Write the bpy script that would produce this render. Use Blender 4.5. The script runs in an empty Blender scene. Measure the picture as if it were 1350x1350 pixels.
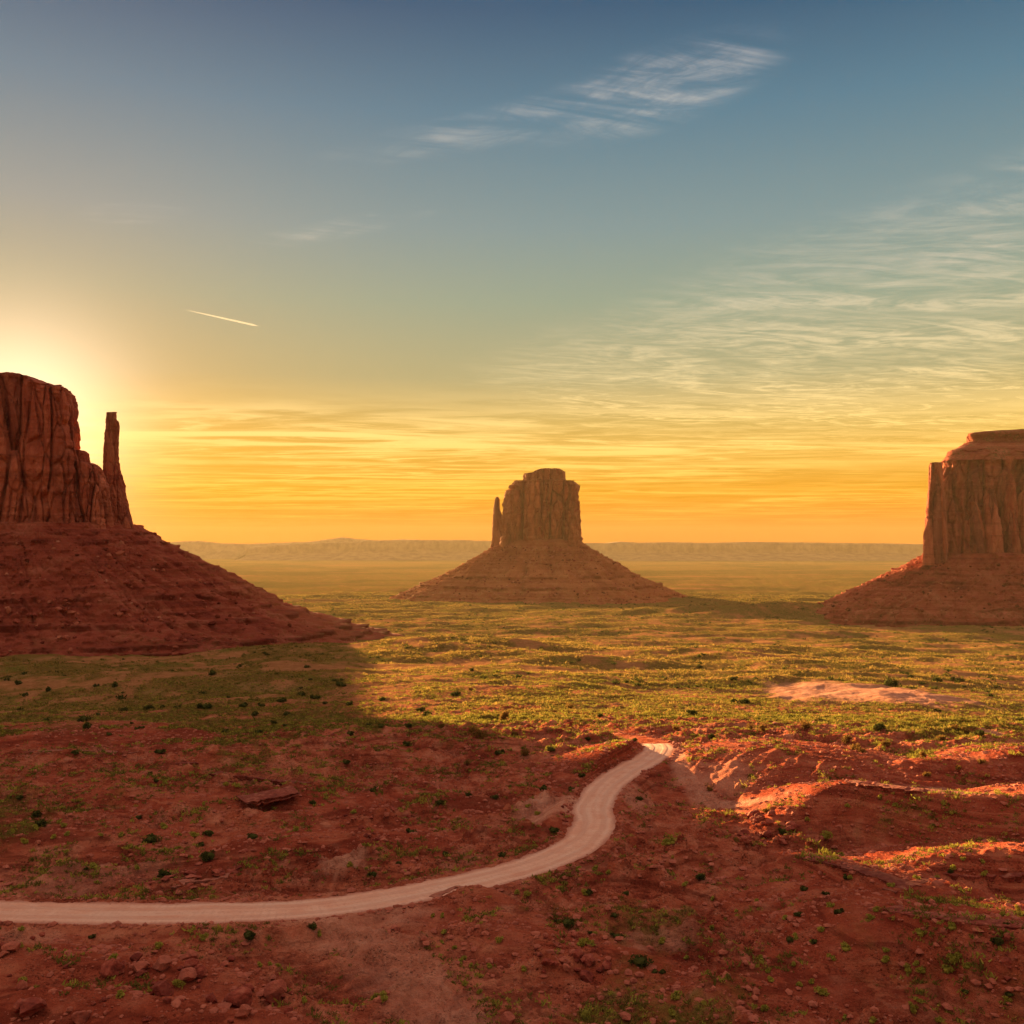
import bpy, math, random
import numpy as np
from mathutils import Vector

# ------------------------------------------------------------------ camera, sky, sun, exposure
sc = bpy.context.scene
COL = sc.collection
F, CX, HY = 1297.0, 675.0, 722.0            # focal length, centre column and horizon row, in photo pixels

cam = bpy.data.objects.new('camera', bpy.data.cameras.new('camera'))
COL.objects.link(cam); sc.camera = cam
cam.rotation_euler = (math.pi / 2, 0, 0)
cam.data.sensor_width = 36
cam.data.lens = 36 * F / 1350
cam.data.shift_y = (HY - 675) / 1350
cam.data.clip_start = 0.5
cam.data.clip_end = 90000

SUN_AZ, SUN_EL = math.radians(-26.6), math.radians(6.0)
S = Vector((math.sin(SUN_AZ) * math.cos(SUN_EL), math.cos(SUN_AZ) * math.cos(SUN_EL), math.sin(SUN_EL)))
sun = bpy.data.objects.new('sun', bpy.data.lights.new('sun', 'SUN'))
COL.objects.link(sun)
sun.rotation_euler = S.to_track_quat('Z', 'Y').to_euler()
sun.data.energy = 5.0
sun.data.angle = math.radians(0.6)
sun.data.color = (1.0, 0.64, 0.26)

sc.view_settings.view_transform = 'Standard'
sc.view_settings.look = 'None'
sc.view_settings.gamma = 1.0
sc.view_settings.exposure = 2.5
sc.cycles.use_denoising = True
sc.cycles.max_bounces = 5
sc.cycles.diffuse_bounces = 2
sc.cycles.glossy_bounces = 1
sc.cycles.transmission_bounces = 2
sc.cycles.transparent_max_bounces = 6
sc.cycles.volume_bounces = 0
sc.cycles.sample_clamp_indirect = 4.0


class NT:
    """a little helper for wiring node trees"""
    def __init__(s, tree):
        s.t = tree
    def n(s, kind, **kw):
        nd = s.t.nodes.new(kind)
        for k, v in kw.items():
            setattr(nd, k, v)
        return nd
    def put(s, sock, v):
        if isinstance(v, bpy.types.NodeSocket):
            s.t.links.new(v, sock)
        elif v is not None:
            if sock.type == 'RGBA' and len(v) == 3:
                v = tuple(v) + (1.0,)
            sock.default_value = v
    def math(s, op, a, b=None, c=None, clamp=False):
        nd = s.n('ShaderNodeMath', operation=op, use_clamp=clamp)
        for i, v in enumerate((a, b, c)):
            if v is not None:
                s.put(nd.inputs[i], v)
        return nd.outputs[0]
    def vmath(s, op, a, b=None):
        nd = s.n('ShaderNodeVectorMath', operation=op)
        s.put(nd.inputs[0], a)
        if b is not None:
            s.put(nd.inputs[1], b)
        return nd.outputs[0]
    def mix(s, fac, a, b, blend='MIX'):
        nd = s.n('ShaderNodeMix', data_type='RGBA', blend_type=blend)
        s.put(nd.inputs[0], fac); s.put(nd.inputs[6], a); s.put(nd.inputs[7], b)
        return nd.outputs[2]
    def ramp(s, fac, stops, interp='LINEAR'):
        nd = s.n('ShaderNodeValToRGB')
        cr = nd.color_ramp
        cr.interpolation = interp
        while len(cr.elements) < len(stops):
            cr.elements.new(0.5)
        for e, (p, c) in zip(cr.elements, stops):
            e.position = p
            e.color = (c, c, c, 1) if isinstance(c, (int, float)) else tuple(c) + (1,)
        s.put(nd.inputs[0], fac)
        return nd.outputs[0]
    def noise(s, vec, scale, detail=4, rough=0.55, dist=0.0, out=0):
        nd = s.n('ShaderNodeTexNoise')
        s.put(nd.inputs['Vector'], vec)
        nd.inputs['Scale'].default_value = scale
        nd.inputs['Detail'].default_value = detail
        nd.inputs['Roughness'].default_value = rough
        nd.inputs['Distortion'].default_value = dist
        return nd.outputs[out]
    def step(s, v, a, b):
        nd = s.n('ShaderNodeMapRange', interpolation_type='SMOOTHSTEP')
        s.put(nd.inputs[0], v); nd.inputs[1].default_value = a; nd.inputs[2].default_value = b
        return nd.outputs[0]
    def comb(s, x, y, z):
        nd = s.n('ShaderNodeCombineXYZ')
        s.put(nd.inputs[0], x); s.put(nd.inputs[1], y); s.put(nd.inputs[2], z)
        return nd.outputs[0]
    def sep(s, v):
        nd = s.n('ShaderNodeSeparateXYZ'); s.put(nd.inputs[0], v)
        return nd.outputs[0], nd.outputs[1], nd.outputs[2]


SKY_FILL = (5.2, 3.75, 2.95)  # colour of the added out-of-view sky brightness that lifts the shaded ground
GLOW1 = (4.0, 1.15, 0.0)
GLOW2 = (6.6, 5.8, 4.6)
SKY_LAYER = [(0.0, (5.2, 1.3, .0)), (.0247, (5.4, 1.5, .0)), (.055, (5.6, 2.3, .0)), (.094, (5.6, 3.1, .4)), (.124, (4.6, 3.1, .75)), (.1695, (3.3, 3.0, 1.5)),
             (.243, (2.3, 2.8, 2.0)), (.313, (1.65, 2.35, 2.35)), (.4154, (.75, 1.6, 2.15)), (.5015, (.25, .78, 1.4)), (.62, (.2, .65, 1.3))]
WK = 0.5
def build_world():
    w = bpy.data.worlds.new('World')
    sc.world = w
    w.use_nodes = True
    t = NT(w.node_tree)
    bg = w.node_tree.nodes['Background']
    sky = t.n('ShaderNodeTexSky', sky_type='NISHITA')
    sky.sun_disc = False
    sky.sun_elevation = SUN_EL
    sky.sun_rotation = SUN_AZ
    sky.air_density = 1.0; sky.dust_density = 1.0; sky.ozone_density = 1.0
    d = t.n('ShaderNodeTexCoord').outputs['Generated']
    x, y, z = t.sep(d)
    el = t.math('ARCSINE', z)
    # aerosol tint of a dusty desert sunrise: deep gold low down, steel blue overhead
    eln = t.math('DIVIDE', el, 0.62, clamp=True)
    tint = t.ramp(eln, [(0.0, (.95, .50, .085)), (0.05, (.93, .52, .10)), (0.14, (1.0, .78, .34)), (0.27, (.95, .86, .52)),
                        (0.48, (.72, .92, .86)), (0.72, (.46, .74, .95)), (1.0, (.30, .55, .95))])
    c = t.mix(1.0, sky.outputs[0], tint, 'MULTIPLY')
    # soft shoulder: very bright aureole is rolled off
    lum = t.n('ShaderNodeRGBToBW'); t.put(lum.inputs[0], c)
    k = t.math('DIVIDE', 1.0, t.math('ADD', 1.0, t.math('MULTIPLY', lum.outputs[0], 0.40)))
    c = t.mix(1.0, c, t.comb(k, k, k), 'MULTIPLY')
    # the dusty layer evens the sky out along the horizon
    layer = t.ramp(eln, [(p / .62, q) for p, q in SKY_LAYER])
    c = t.mix(0.90, c, layer)
    # aureole round the hidden sun
    dt = t.n('ShaderNodeVectorMath', operation='DOT_PRODUCT')
    t.put(dt.inputs[0], d); dt.inputs[1].default_value = tuple(S)
    gam = t.math('ARCCOSINE', t.math('MINIMUM', dt.outputs['Value'], 0.999999))
    g1 = t.math('EXPONENT', t.math('MULTIPLY', gam, -1 / 0.165))
    g2 = t.math('EXPONENT', t.math('MULTIPLY', t.math('POWER', t.math('DIVIDE', gam, 0.084), 2.0), -1.0))
    c = t.mix(1.0, c, t.mix(g1, (0, 0, 0), GLOW1), 'ADD')
    c = t.mix(1.0, c, t.mix(g2, (0, 0, 0), GLOW2), 'ADD')
    # cirrus: noise laid out on a high flat cloud sheet
    zz = t.math('MAXIMUM', z, 0.015)
    u = t.math('DIVIDE', x, zz); v = t.math('DIVIDE', y, zz)
    az = t.math('ARCTAN2', x, y)
    def streak(rot, su, sv, scale, detail, dist, lo, hi, seed=0.0):
        cr, sr = math.cos(rot), math.sin(rot)
        uu = t.math('ADD', t.math('MULTIPLY', u, cr * su), t.math('MULTIPLY', v, sr * su))
        vv = t.math('ADD', t.math('MULTIPLY', u, -sr * sv), t.math('MULTIPLY', v, cr * sv))
        return t.step(t.noise(t.comb(uu, vv, seed), scale, detail, 0.62, dist), lo, hi)
    def blob(a0, e0, wa, we, tilt=0.0):
        da = t.math('SUBTRACT', az, a0); de = t.math('SUBTRACT', el, e0)
        de = t.math('SUBTRACT', de, t.math('MULTIPLY', da, tilt))
        q = t.math('ADD', t.math('POWER', t.math('DIVIDE', da, wa), 2.0), t.math('POWER', t.math('DIVIDE', de, we), 2.0))
        return t.step(q, 1.0, 0.0)
    def mx(a, b): return t.math('MAXIMUM', a, b)
    def mul(a, b): return t.math('MULTIPLY', a, b)
    fine = t.math('ADD', mul(streak(0.22, 0.8, 2.0, 2.0, 9, 2.4, 0.36, 0.70), .85), mul(streak(-0.4, 2.0, 4.5, 2.2, 7, 2.0, .42, .66, 5.0), .30))
    low = mx(streak(0.06, 0.20, 0.62, 1.1, 8, 1.6, 0.42, 0.62, 3.0), mul(streak(-0.10, 0.42, 0.9, 1.3, 8, 2.2, .44, .66, 6.0), .9))
    low = mul(low, t.math('ADD', .35, mul(streak(.2, .16, .22, 1.0, 4, 1.0, .36, .60, 9.0), .85)))
    wisp = mul(streak(0.30, 1.2, 5.0, 1.5, 7, 1.6, 0.36, 0.74, 7.0), t.math('ADD', .35, streak(0.9, 5.0, 2.0, 2.2, 6, 1.0, .38, .66, 2.0)))
    broad = streak(0.3, 0.45, 0.8, 1.0, 5, 1.2, 0.34, 0.60, 11.0)
    m1 = mx(mul(blob(0.145, 0.432, 0.150, 0.042, 0.20), 0.95), mul(blob(0.02, 0.412, 0.25, 0.022, 0.20), 0.55))
    m2 = mx(blob(0.43, 0.25, 0.40, 0.10, 0.16), mul(blob(0.33, 0.165, 0.42, 0.10, 0.0), 1.0))
    m3 = t.math('MULTIPLY', t.step(el, 0.175, 0.10), t.step(el, 0.004, 0.05))
    m4 = mx(mul(blob(-0.37, 0.305, 0.06, 0.014, 0.15), 0.5), mul(blob(-0.17, 0.31, 0.12, 0.012, 0.22), 0.5))
    dens = mx(mul(m1, wisp), mx(mul(mul(m2, fine), mul(t.math('ADD', broad, 0.35), 0.85)), mx(mul(mul(m3, low), 0.85), mul(m4, wisp))))
    dens = t.math('MINIMUM', dens, 0.8)
    ccol = t.ramp(eln, [(0.0, (9.0, 3.9, .35)), (0.10, (12.0, 6.2, 1.0)), (0.18, (12.0, 8.0, 2.6)), (0.28, (8.6, 6.5, 3.3)),
                        (0.42, (5.4, 4.6, 3.4)), (0.8, (4.2, 4.0, 4.0))])
    c = t.mix(mul(dens, 0.62), c, ccol)
    # added fill light: invented bright sky overhead and in the unseen western half
    sky_fill = mx(t.step(el, 0.56, 0.95), t.step(y, 0.55, -0.2))
    sky_fill = mul(sky_fill, t.math('ADD', 0.65, mul(broad, 0.35)))
    sky_fill = mul(sky_fill, t.math('ADD', 0.22, mul(t.step(el, 0.1, 0.95), 1.0)))
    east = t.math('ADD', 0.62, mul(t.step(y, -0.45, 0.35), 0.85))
    c = t.mix(t.math('MINIMUM', sky_fill, 1.0), c, t.mix(1.0, (SKY_FILL[0], SKY_FILL[1], SKY_FILL[2]), t.comb(east, east, east), 'MULTIPLY'))
    c = t.mix(1.0, c, (WK, WK, WK), 'MULTIPLY')
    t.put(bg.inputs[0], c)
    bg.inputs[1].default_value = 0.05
build_world()

# ------------------------------------------------------------------ noise
def hsh(ix, iy, iz=0, seed=0):
    h = (ix.astype(np.int64) * 374761393 + iy.astype(np.int64) * 668265263 + np.int64(seed) * 1274126177)
    if not isinstance(iz, int) or iz:
        h = h + np.asarray(iz).astype(np.int64) * 2147483647 % 1442695041
    h = h.astype(np.uint32)
    h = (h ^ (h >> np.uint32(13))) * np.uint32(1274126177)
    h = h ^ (h >> np.uint32(16))
    h = (h * np.uint32(2246822519)); h = h ^ (h >> np.uint32(15))
    return h

def gn2(x, y, seed=0):
    xi = np.floor(x); yi = np.floor(y)
    fx = x - xi; fy = y - yi
    ux = fx * fx * fx * (fx * (fx * 6 - 15) + 10); uy = fy * fy * fy * (fy * (fy * 6 - 15) + 10)
    def g(ox, oy):
        a = hsh(xi + ox, yi + oy, 0, seed).astype(np.float64) * (2 * math.pi / 4294967296.0)
        return np.cos(a) * (fx - ox) + np.sin(a) * (fy - oy)
    a = g(0, 0); b = g(1, 0); c = g(0, 1); d = g(1, 1)
    return (a + (b - a) * ux + ((c + (d - c) * ux) - (a + (b - a) * ux)) * uy) * 1.5

def fbm2(x, y, seed=0, octv=4, gain=0.5, lac=2.03):
    s = 0; a = 1.0
    for i in range(octv):
        s = s + a * gn2(x + 17.3 * i, y - 9.1 * i, seed + i)
        x = x * lac; y = y * lac; a *= gain
    return s

def ridged2(x, y, seed=0, octv=4, gain=0.5):
    s = 0; a = 1.0; w = 1.0
    for i in range(octv):
        n = 1 - np.abs(gn2(x + 7.7 * i, y + 3.3 * i, seed + i)) * 1.4
        n = np.clip(n, 0, 1) ** 2
        s = s + a * n * w
        w = np.clip(n * 1.6, 0, 1)
        x = x * 2.07; y = y * 2.07; a *= gain
    return s

def vn3(x, y, z, seed=0):
    xi = np.floor(x); yi = np.floor(y); zi = np.floor(z)
    fx = x - xi; fy = y - yi; fz = z - zi
    fx = fx * fx * (3 - 2 * fx); fy = fy * fy * (3 - 2 * fy); fz = fz * fz * (3 - 2 * fz)
    def g(a, b, c):
        return hsh(xi + a, yi + b + (zi + c) * 5171, 0, seed).astype(np.float64) / 4294967296.0 * 2 - 1
    def l(a, b, t): return a + (b - a) * t
    return l(l(l(g(0, 0, 0), g(1, 0, 0), fx), l(g(0, 1, 0), g(1, 1, 0), fx), fy),
             l(l(g(0, 0, 1), g(1, 0, 1), fx), l(g(0, 1, 1), g(1, 1, 1), fx), fy), fz)

def fbm3(x, y, z, seed=0, octv=4, gain=0.5):
    s = 0; a = 1.0
    for i in range(octv):
        s = s + a * vn3(x + 3.1 * i, y + 5.7 * i, z - 2.9 * i, seed + 11 * i)
        x = x * 2.03; y = y * 2.03; z = z * 2.03; a *= gain
    return s

def worley3(x, y, z, seed=0):
    """nearest and second nearest feature distance and a random value of the nearest cell"""
    xi = np.floor(x); yi = np.floor(y); zi = np.floor(z)
    f1 = np.full(x.shape, 9.0); f2 = np.full(x.shape, 9.0); cid = np.zeros(x.shape)
    for a in (-1, 0, 1):
        for b in (-1, 0, 1):
            for c in (-1, 0, 1):
                px, py, pz = xi + a, yi + b, zi + c
                h = hsh(px, py + pz * 5171, 0, seed)
                r1 = (h & np.uint32(1023)) / 1023.0
                r2 = ((h >> np.uint32(10)) & np.uint32(1023)) / 1023.0
                r3 = ((h >> np.uint32(20)) & np.uint32(1023)) / 1023.0
                d = np.sqrt((px + r1 - x) ** 2 + (py + r2 - y) ** 2 + (pz + r3 - z) ** 2)
                h2 = (h * np.uint32(2654435761)) >> np.uint32(16)
                near = d < f1
                f2 = np.where(near, f1, np.minimum(f2, d))
                cid = np.where(near, h2 / 65535.0, cid)
                f1 = np.where(near, d, f1)
    return f1, f2, cid

def sst(x, a, b):
    t = np.clip((x - a) / (b - a), 0, 1)
    return t * t * (3 - 2 * t)

def smax(a, b, k):
    h = np.clip(0.5 + 0.5 * (a - b) / k, 0, 1)
    return b + (a - b) * h + k * h * (1 - h)

# ------------------------------------------------------------------ terrain heights
def on_z(px, py, z):
    Y = -z * F / (py - HY)
    return ((px - CX) / F * Y, Y, z)

BASE_R = np.array([0, 3, 60, 75, 90, 105, 125, 150, 175, 200, 230, 260, 320, 450, 600, 800, 1100, 1500, 2200, 3500, 6000, 13000, 60000.])
BASE_Z = np.array([-1.8, -2.4, -36.5, -39, -40.2, -40.4, -41, -41.5, -41.3, -41, -43.2, -46.5, -52.5, -62.5, -72, -84, -98, -109, -119, -125, -131, -136, -137.])

def dense_line(pts, step=0.8):
    """Catmull-Rom through the points, resampled"""
    P = np.array(pts, float)
    P = np.vstack([2 * P[0] - P[1], P, 2 * P[-1] - P[-2]])
    out = []
    for i in range(1, len(P) - 2):
        n = max(2, int(np.linalg.norm(P[i + 1] - P[i]) / step))
        t = np.linspace(0, 1, n, endpoint=False)[:, None]
        a, b, c, d = P[i - 1], P[i], P[i + 1], P[i + 2]
        out.append(0.5 * (2 * b + (c - a) * t + (2 * a - 5 * b + 4 * c - d) * t ** 2 + (3 * b - 3 * c + d - a) * t ** 3))
    out.append(P[-2][None])
    return np.vstack(out)

# dirt road: centre line with its own grade
ROAD_PX = [(-160, 1194), (-60, 1199), (60, 1202), (180, 1204), (300, 1202), (400, 1198), (500, 1185), (580, 1170), (650, 1155), (715, 1136),
           (763, 1113), (783, 1088), (783, 1062), (798, 1037), (828, 1015), (855, 1000), (868, 985)]
road_pts = [on_z(a, b, -40.0) for a, b in ROAD_PX]
road_pts += [(28.5, 212, -41.3), (22, 228, -43.2), (10, 250, -46), (-8, 280, -50)]
ROAD = dense_line(road_pts, 1.0)
ROAD_W = 3.35

# light worn ground and sandy patches: (px, py, radius across m, radius along m)
def lines_near(x, y, L, reach, chunk=60000):
    """distance to polyline samples, index of the closest; far points get 1e3"""
    d = np.full(x.shape, 1e3); idx = np.zeros(x.shape, int)
    bx0, bx1 = L[:, 0].min() - reach, L[:, 0].max() + reach
    by0, by1 = L[:, 1].min() - reach, L[:, 1].max() + reach
    sel = np.nonzero((x > bx0) & (x < bx1) & (y > by0) & (y < by1))[0]
    for i in range(0, len(sel), chunk):
        s = sel[i:i + chunk]
        dd = (x[s, None] - L[None, :, 0]) ** 2 + (y[s, None] - L[None, :, 1]) ** 2
        j = dd.argmin(1)
        d[s] = np.sqrt(dd[np.arange(len(s)), j]); idx[s] = j
    return d, idx

# badland spurs and banks: crest line in photo pixels with height, fall-off towards and away from the viewer, gully strength
RIDGES = [
    # right-hand spurs, far to near
    dict(p=[(885, 1000, -40.2), (925, 990, -38.6), (985, 984, -37.5), (1050, 988, -37.2), (1120, 1008, -37.8), (1170, 1030, -39.5)], f=.13, b=.12, w=2.0),
    dict(p=[(1150, 1012, -40), (1210, 1002, -38.0), (1290, 1000, -37.0), (1360, 990, -36.2), (1460, 985, -35)], f=.38, b=.16, w=1.0),
    dict(p=[(985, 1108, -41.3), (1030, 1080, -39.2), (1070, 1053, -37.4), (1118, 1031, -35.4), (1200, 1041, -35.0), (1312, 1052, -34.4), (1400, 1040, -34.0), (1480, 1030, -33)], f=.72, b=.24, w=.5),
    dict(p=[(1000, 1158, -41), (1058, 1131, -38.7), (1130, 1146, -37.8), (1185, 1168, -37.4), (1235, 1176, -38.2)], f=.70, b=.22, w=.5),
    dict(p=[(1170, 1170, -39.2), (1205, 1143, -38.0), (1246, 1126, -36.9), (1310, 1122, -36.5), (1400, 1118, -36), (1480, 1116, -35)], f=.70, b=.26, w=1.2),
    dict(p=[(1050, 1300, -39.8), (1100, 1258, -38.1), (1140, 1222, -36.7), (1174, 1199, -35.6), (1250, 1211, -34.6), (1350, 1221, -33.4), (1450, 1228, -32.4)], f=.85, b=.20, w=.4),
    dict(p=[(880, 1330, -39.8), (960, 1302, -38.9), (1050, 1290, -39.0), (1120, 1300, -39.5)], f=.30, b=.25, w=1.0),
    # mounds beside the road
    dict(p=[(545, 1200, -40.3), (575, 1180, -39.2), (604, 1166, -38.5), (640, 1172, -38.7), (680, 1192, -39.5), (720, 1215, -40)], f=.28, b=.75, w=.4, post=True),
    dict(p=[(585, 1245, -40), (640, 1222, -39.0), (720, 1232, -39.0), (800, 1255, -39.2), (880, 1290, -39.6)], f=.32, b=.25, w=.8),
    dict(p=[(690, 1056, -41.4), (735, 1034, -39.9), (782, 1006, -38.3), (816, 990, -37.5), (838, 979, -37.8)], f=.42, b=.25, w=2.0, post=True),
    dict(p=[(735, 1105, -40.6), (737, 1080, -39.5), (745, 1060, -39.3), (758, 1044, -39.6)], f=.6, b=.6, w=.25, post=True),
    # left side banks
    dict(p=[(-160, 965, -42), (-40, 972, -41.2), (60, 966, -41.4), (130, 968, -41.2), (200, 990, -41.5), (280, 1003, -41.4), (380, 1004, -41.6), (480, 1000, -42.4)], f=.34, b=.05, w=1.5),
    dict(p=[(-100, 1012, -41.5), (60, 1022, -41.2), (150, 1040, -41), (220, 1050, -40.6), (300, 1056, -40.6), (345, 1050, -40.3), (388, 1049, -40.2), (430, 1062, -41)], f=.40, b=.10, w=1.0),
    dict(p=[(400, 1075, -41.2), (480, 1050, -41.0), (560, 1048, -41.2), (640, 1065, -41.4), (700, 1080, -41.4)], f=.28, b=.12, w=1.0),
    dict(p=[(-60, 1108, -40.6), (40, 1104, -40.3), (100, 1108, -40.5), (160, 1118, -41)], f=.30, b=.08, w=.8),
    dict(p=[(260, 1150, -40.9), (300, 1128, -40.1), (350, 1112, -39.9), (440, 1102, -40.2), (520, 1110, -40.6)], f=.30, b=.14, w=.8),
    # left foreground
    dict(p=[(-80, 1246, -38.7), (20, 1258, -38.4), (110, 1268, -38.3), (200, 1282, -38.6), (290, 1296, -39.2)], f=.25, b=.30, w=.8),
    dict(p=[(-80, 1318, -37.8), (60, 1312, -37.6), (180, 1322, -37.7), (300, 1340, -38.2), (380, 1352, -38.8)], f=.30, b=.40, w=.8),
]
for r in RIDGES:
    r['L'] = dense_line([on_z(*q) for q in r['p']], 0.7)

MOUNDS = [
    (600, 862, -84, 12.0, 150, 62, 0.15),  # px, py, z there, rise, radius x, radius y, turn
    (690, 905, -58, 3.5, 75, 90, 0.0),
    (1110, 925, -55, 2.2, 60, 70, 0.2),
    (250, 900, -62, 3.0, 90, 60, 0.0),
    (1290, 960, -46, 3.5, 35, 40, 0.2),
    (1010, 808, -104, 20.0, 260, 105, -0.25),
    (500, 778, -119, 9.0, 300, 200, 0.1),
]
APRONS = [(-30, 960, 480, 2.6, .62, 2.0, 85), (712, 2300, 880, 2.2, .95, 5.0, 300), (1420, 1560, 1085, 2.8, .70, 5.0, 150)]
PATCHES = [  # light sandy ground: px, py, z, radius x m, radius y m, strength
    (1122, 916, -57, 36, 66, 1.0),
    (722, 1071, -41, 5.5, 8, .95),
    (470, 1200, -40, 9, 3.5, .6),
    (452, 1140, -40.6, 3.2, 6, .85),
    (955, 1022, -39.6, 7, 8, .5),
    (1010, 1060, -40, 5, 6, .25),
    (110, 1155, -40.6, 13, 6, .3),
    (840, 1050, -40.5, 5, 7, .45),
    (1308, 975, -44, 2.2, 9, .8),
    (1235, 1025, -37.5, 9, 2.5, .7),
    (868, 1232, -39.6, 5, 2.5, .4),
    (30, 1228, -39.4, 6, 3, .35),
]

TRACKS = [(dense_line([on_z(*q) for q in p_], 1.0), w_, a_) for p_, w_, a_ in [
    ([(884, 985, -40), (894, 1005, -40), (915, 1030, -40), (960, 1048, -40), (1010, 1062, -40.5)], 2.0, .75),
    ([(420, 1203, -40), (470, 1225, -40), (520, 1262, -39.8), (560, 1310, -39.6), (585, 1370, -39.4)], 4.6, .55),
    ([(1245, 1022, -37.5), (1290, 1030, -37.3), (1350, 1034, -37)], 1.3, .7)]]

def base_z(x, y):
    r = np.hypot(x, y)
    r = r + 0.10 * np.minimum(r, 600) * gn2(x / 130.0 + 3.1, y / 130.0, 91)
    return np.interp(r, BASE_R, BASE_Z)

def height(x, y, full=True):
    """terrain height; also returns masks used by the ground material"""
    x = np.asarray(x, float); y = np.asarray(y, float)
    sh = x.shape; x = x.ravel(); y = y.ravel()
    r = np.hypot(x, y)
    z = base_z(x, y)
    near = sst(r, 60, 85)
    # large swells on the plain
    far = sst(r, 230, 520)
    z = z + far * (3.6 * fbm2(x / 105.0, y / 72.0, 5, 3) + sst(r, 600, 1400) * 4.0 * gn2(x / 330.0, y / 210.0, 8)) * (1 - 0.6 * sst(r, 2500, 6000))
    z = z + sst(r, 200, 320) * (1 - 0.5 * sst(r, 900, 2500)) * 0.45 * ridged2(x / 26.0, y / 20.0, 23, 3) * (1 - 0.75 * sst(r, 420, 900))
    for (px, py, zz, rise, rx, ry, tn) in MOUNDS:
        cx_, cy_, _ = on_z(px, py, zz)
        dx, dy = x - cx_, y - cy_
        c, s = math.cos(tn), math.sin(tn)
        q = ((dx * c + dy * s) / rx) ** 2 + ((-dx * s + dy * c) / ry) ** 2
        z = z + rise * np.exp(-q * 1.2)
    for (px, cy_, Rp, e_, ar_, rise, wd) in APRONS:
        cx_ = (px - CX) / F * cy_; R_ = abs((Rp - CX) / F * cy_ - cx_)
        q = (np.abs((x - cx_) / R_) ** e_ + np.abs((y - cy_) / (R_ * ar_)) ** e_) ** (1 / e_)
        out = np.maximum(q - 1, 0) * R_
        wv = wd * (1 + .5 * gn2(x / 150.0, y / 150.0, 151))
        z = z + rise * np.exp(-(out / np.maximum(wv, 20)) ** 1.3) * (1 + .25 * gn2(x / 60.0, y / 60.0, 152))
    # near ground: low broken relief
    wx = x + 3.5 * gn2(x / 14.0, y / 14.0, 31); wy = y + 3.5 * gn2(x / 14.0, y / 14.0, 32)
    nearband = near * (1 - sst(r, 200, 300))
    rg = ridged2(wx / 19.0, wy / 15.0, 41, 4)
    z = z + nearband * (1.6 * (rg - 0.75) + 0.7 * fbm2(x / 30.0, y / 30.0, 44, 3))
    # spurs and banks
    gsel = np.nonzero((r > 55) & (r < 330) & (y > 0))[0]
    ridge_m = np.zeros(x.shape)
    def spurs(post, limit=None):
        if not len(gsel):
            return
        gx = wx[gsel] * .35 + x[gsel] * .65; gy = wy[gsel] * .35 + y[gsel] * .65
        for k, rd in enumerate(RIDGES):
            if rd.get('post', False) != post:
                continue
            L = rd['L']
            d, j = lines_near(gx, gy, L, 40)
            ok = np.nonzero(d < 40)[0]
            if not len(ok):
                continue
            ox, oy = gx[ok], gy[ok]
            Ls = L[::3]
            tx = np.gradient(Ls[:, 0]); ty = np.gradient(Ls[:, 1]); tl = np.hypot(tx, ty) + 1e-9
            zc = np.empty(len(ok)); sd = np.empty(len(ok))
            for c0 in range(0, len(ok), 40000):
                cs = slice(c0, c0 + 40000)
                ex_ = ox[cs, None] - Ls[None, :, 0]; ey_ = oy[cs, None] - Ls[None, :, 1]
                D = np.sqrt(ex_ ** 2 + ey_ ** 2)
                W = np.exp(-(D - D.min(1)[:, None]) / 1.6)
                W /= W.sum(1)[:, None]
                zc[cs] = (W * Ls[None, :, 2]).sum(1)
                sd[cs] = (W * (ex_ * ty / tl - ey_ * tx / tl)).sum(1)     # > 0 on the viewer's side of a left-to-right crest
            dd = d[ok]
            front = sst(sd, -0.7, 0.7)
            slope = rd['b'] + (rd['f'] - rd['b']) * front
            cdir = L[-1, :2] - L[0, :2]; cdir = cdir / np.linalg.norm(cdir)
            arc = ox * cdir[0] + oy * cdir[1]
            gul = gn2(arc / 3.1 + 40 * k, dd / 16.0, 60 + k) + 0.6 * gn2(arc / 1.2, dd / 9.0, 80 + k)
            h = zc - slope * np.sqrt(np.maximum(dd - rd['w'], 0) ** 2 + 0.15) + slope * .4 - front * 0.45 * gul * np.minimum(dd, 5.0) / 5.0
            h = h - 7.0 * sst(dd, 20, 34)
            zi = gsel[ok]
            z0 = z[zi]
            if limit is not None:
                h = np.where(limit[zi] > .02, z0 + (h - z0) * limit[zi], -99.0)
            z[zi] = smax(z0, h, 0.5 if limit is None else 0.12)
            ridge_m[zi] = np.maximum(ridge_m[zi], sst(h - z0, -0.3, 0.8))
    spurs(False)
    tb = (1 - .8 * ridge_m) * nearband * (1 - sst(r, 190, 250)) * sst(gn2(x / 24.0, y / 17.0, 141) + .3 * gn2(x / 7.0, y / 7.0, 142), -.25, .2)
    hs = 0.95
    tq = z / hs + .55 * gn2(x / 11.0, y / 11.0, 143) + .25 * gn2(x / 3.2, y / 3.2, 144)
    fr_ = tq - np.floor(tq)
    z = z + tb * .9 * hs * (sst(fr_, .58, .92) - fr_)
    if full:
        fb = near * (1 - sst(r, 260, 420)) * (1 - .65 * ridge_m)
        z = z + fb * (0.30 * fbm2(x / 2.4, y / 2.4, 71, 4, 0.62) + 0.42 * (ridged2(wx / 6.5, wy / 5.0, 75, 4, .6) - .7))
        z = z + sst(r, 260, 420) * (1 - sst(r, 1500, 3000)) * 0.25 * fbm2(x / 7.0, y / 7.0, 77, 3)
    # sand and worn ground
    sand = np.zeros(x.shape)
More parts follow.
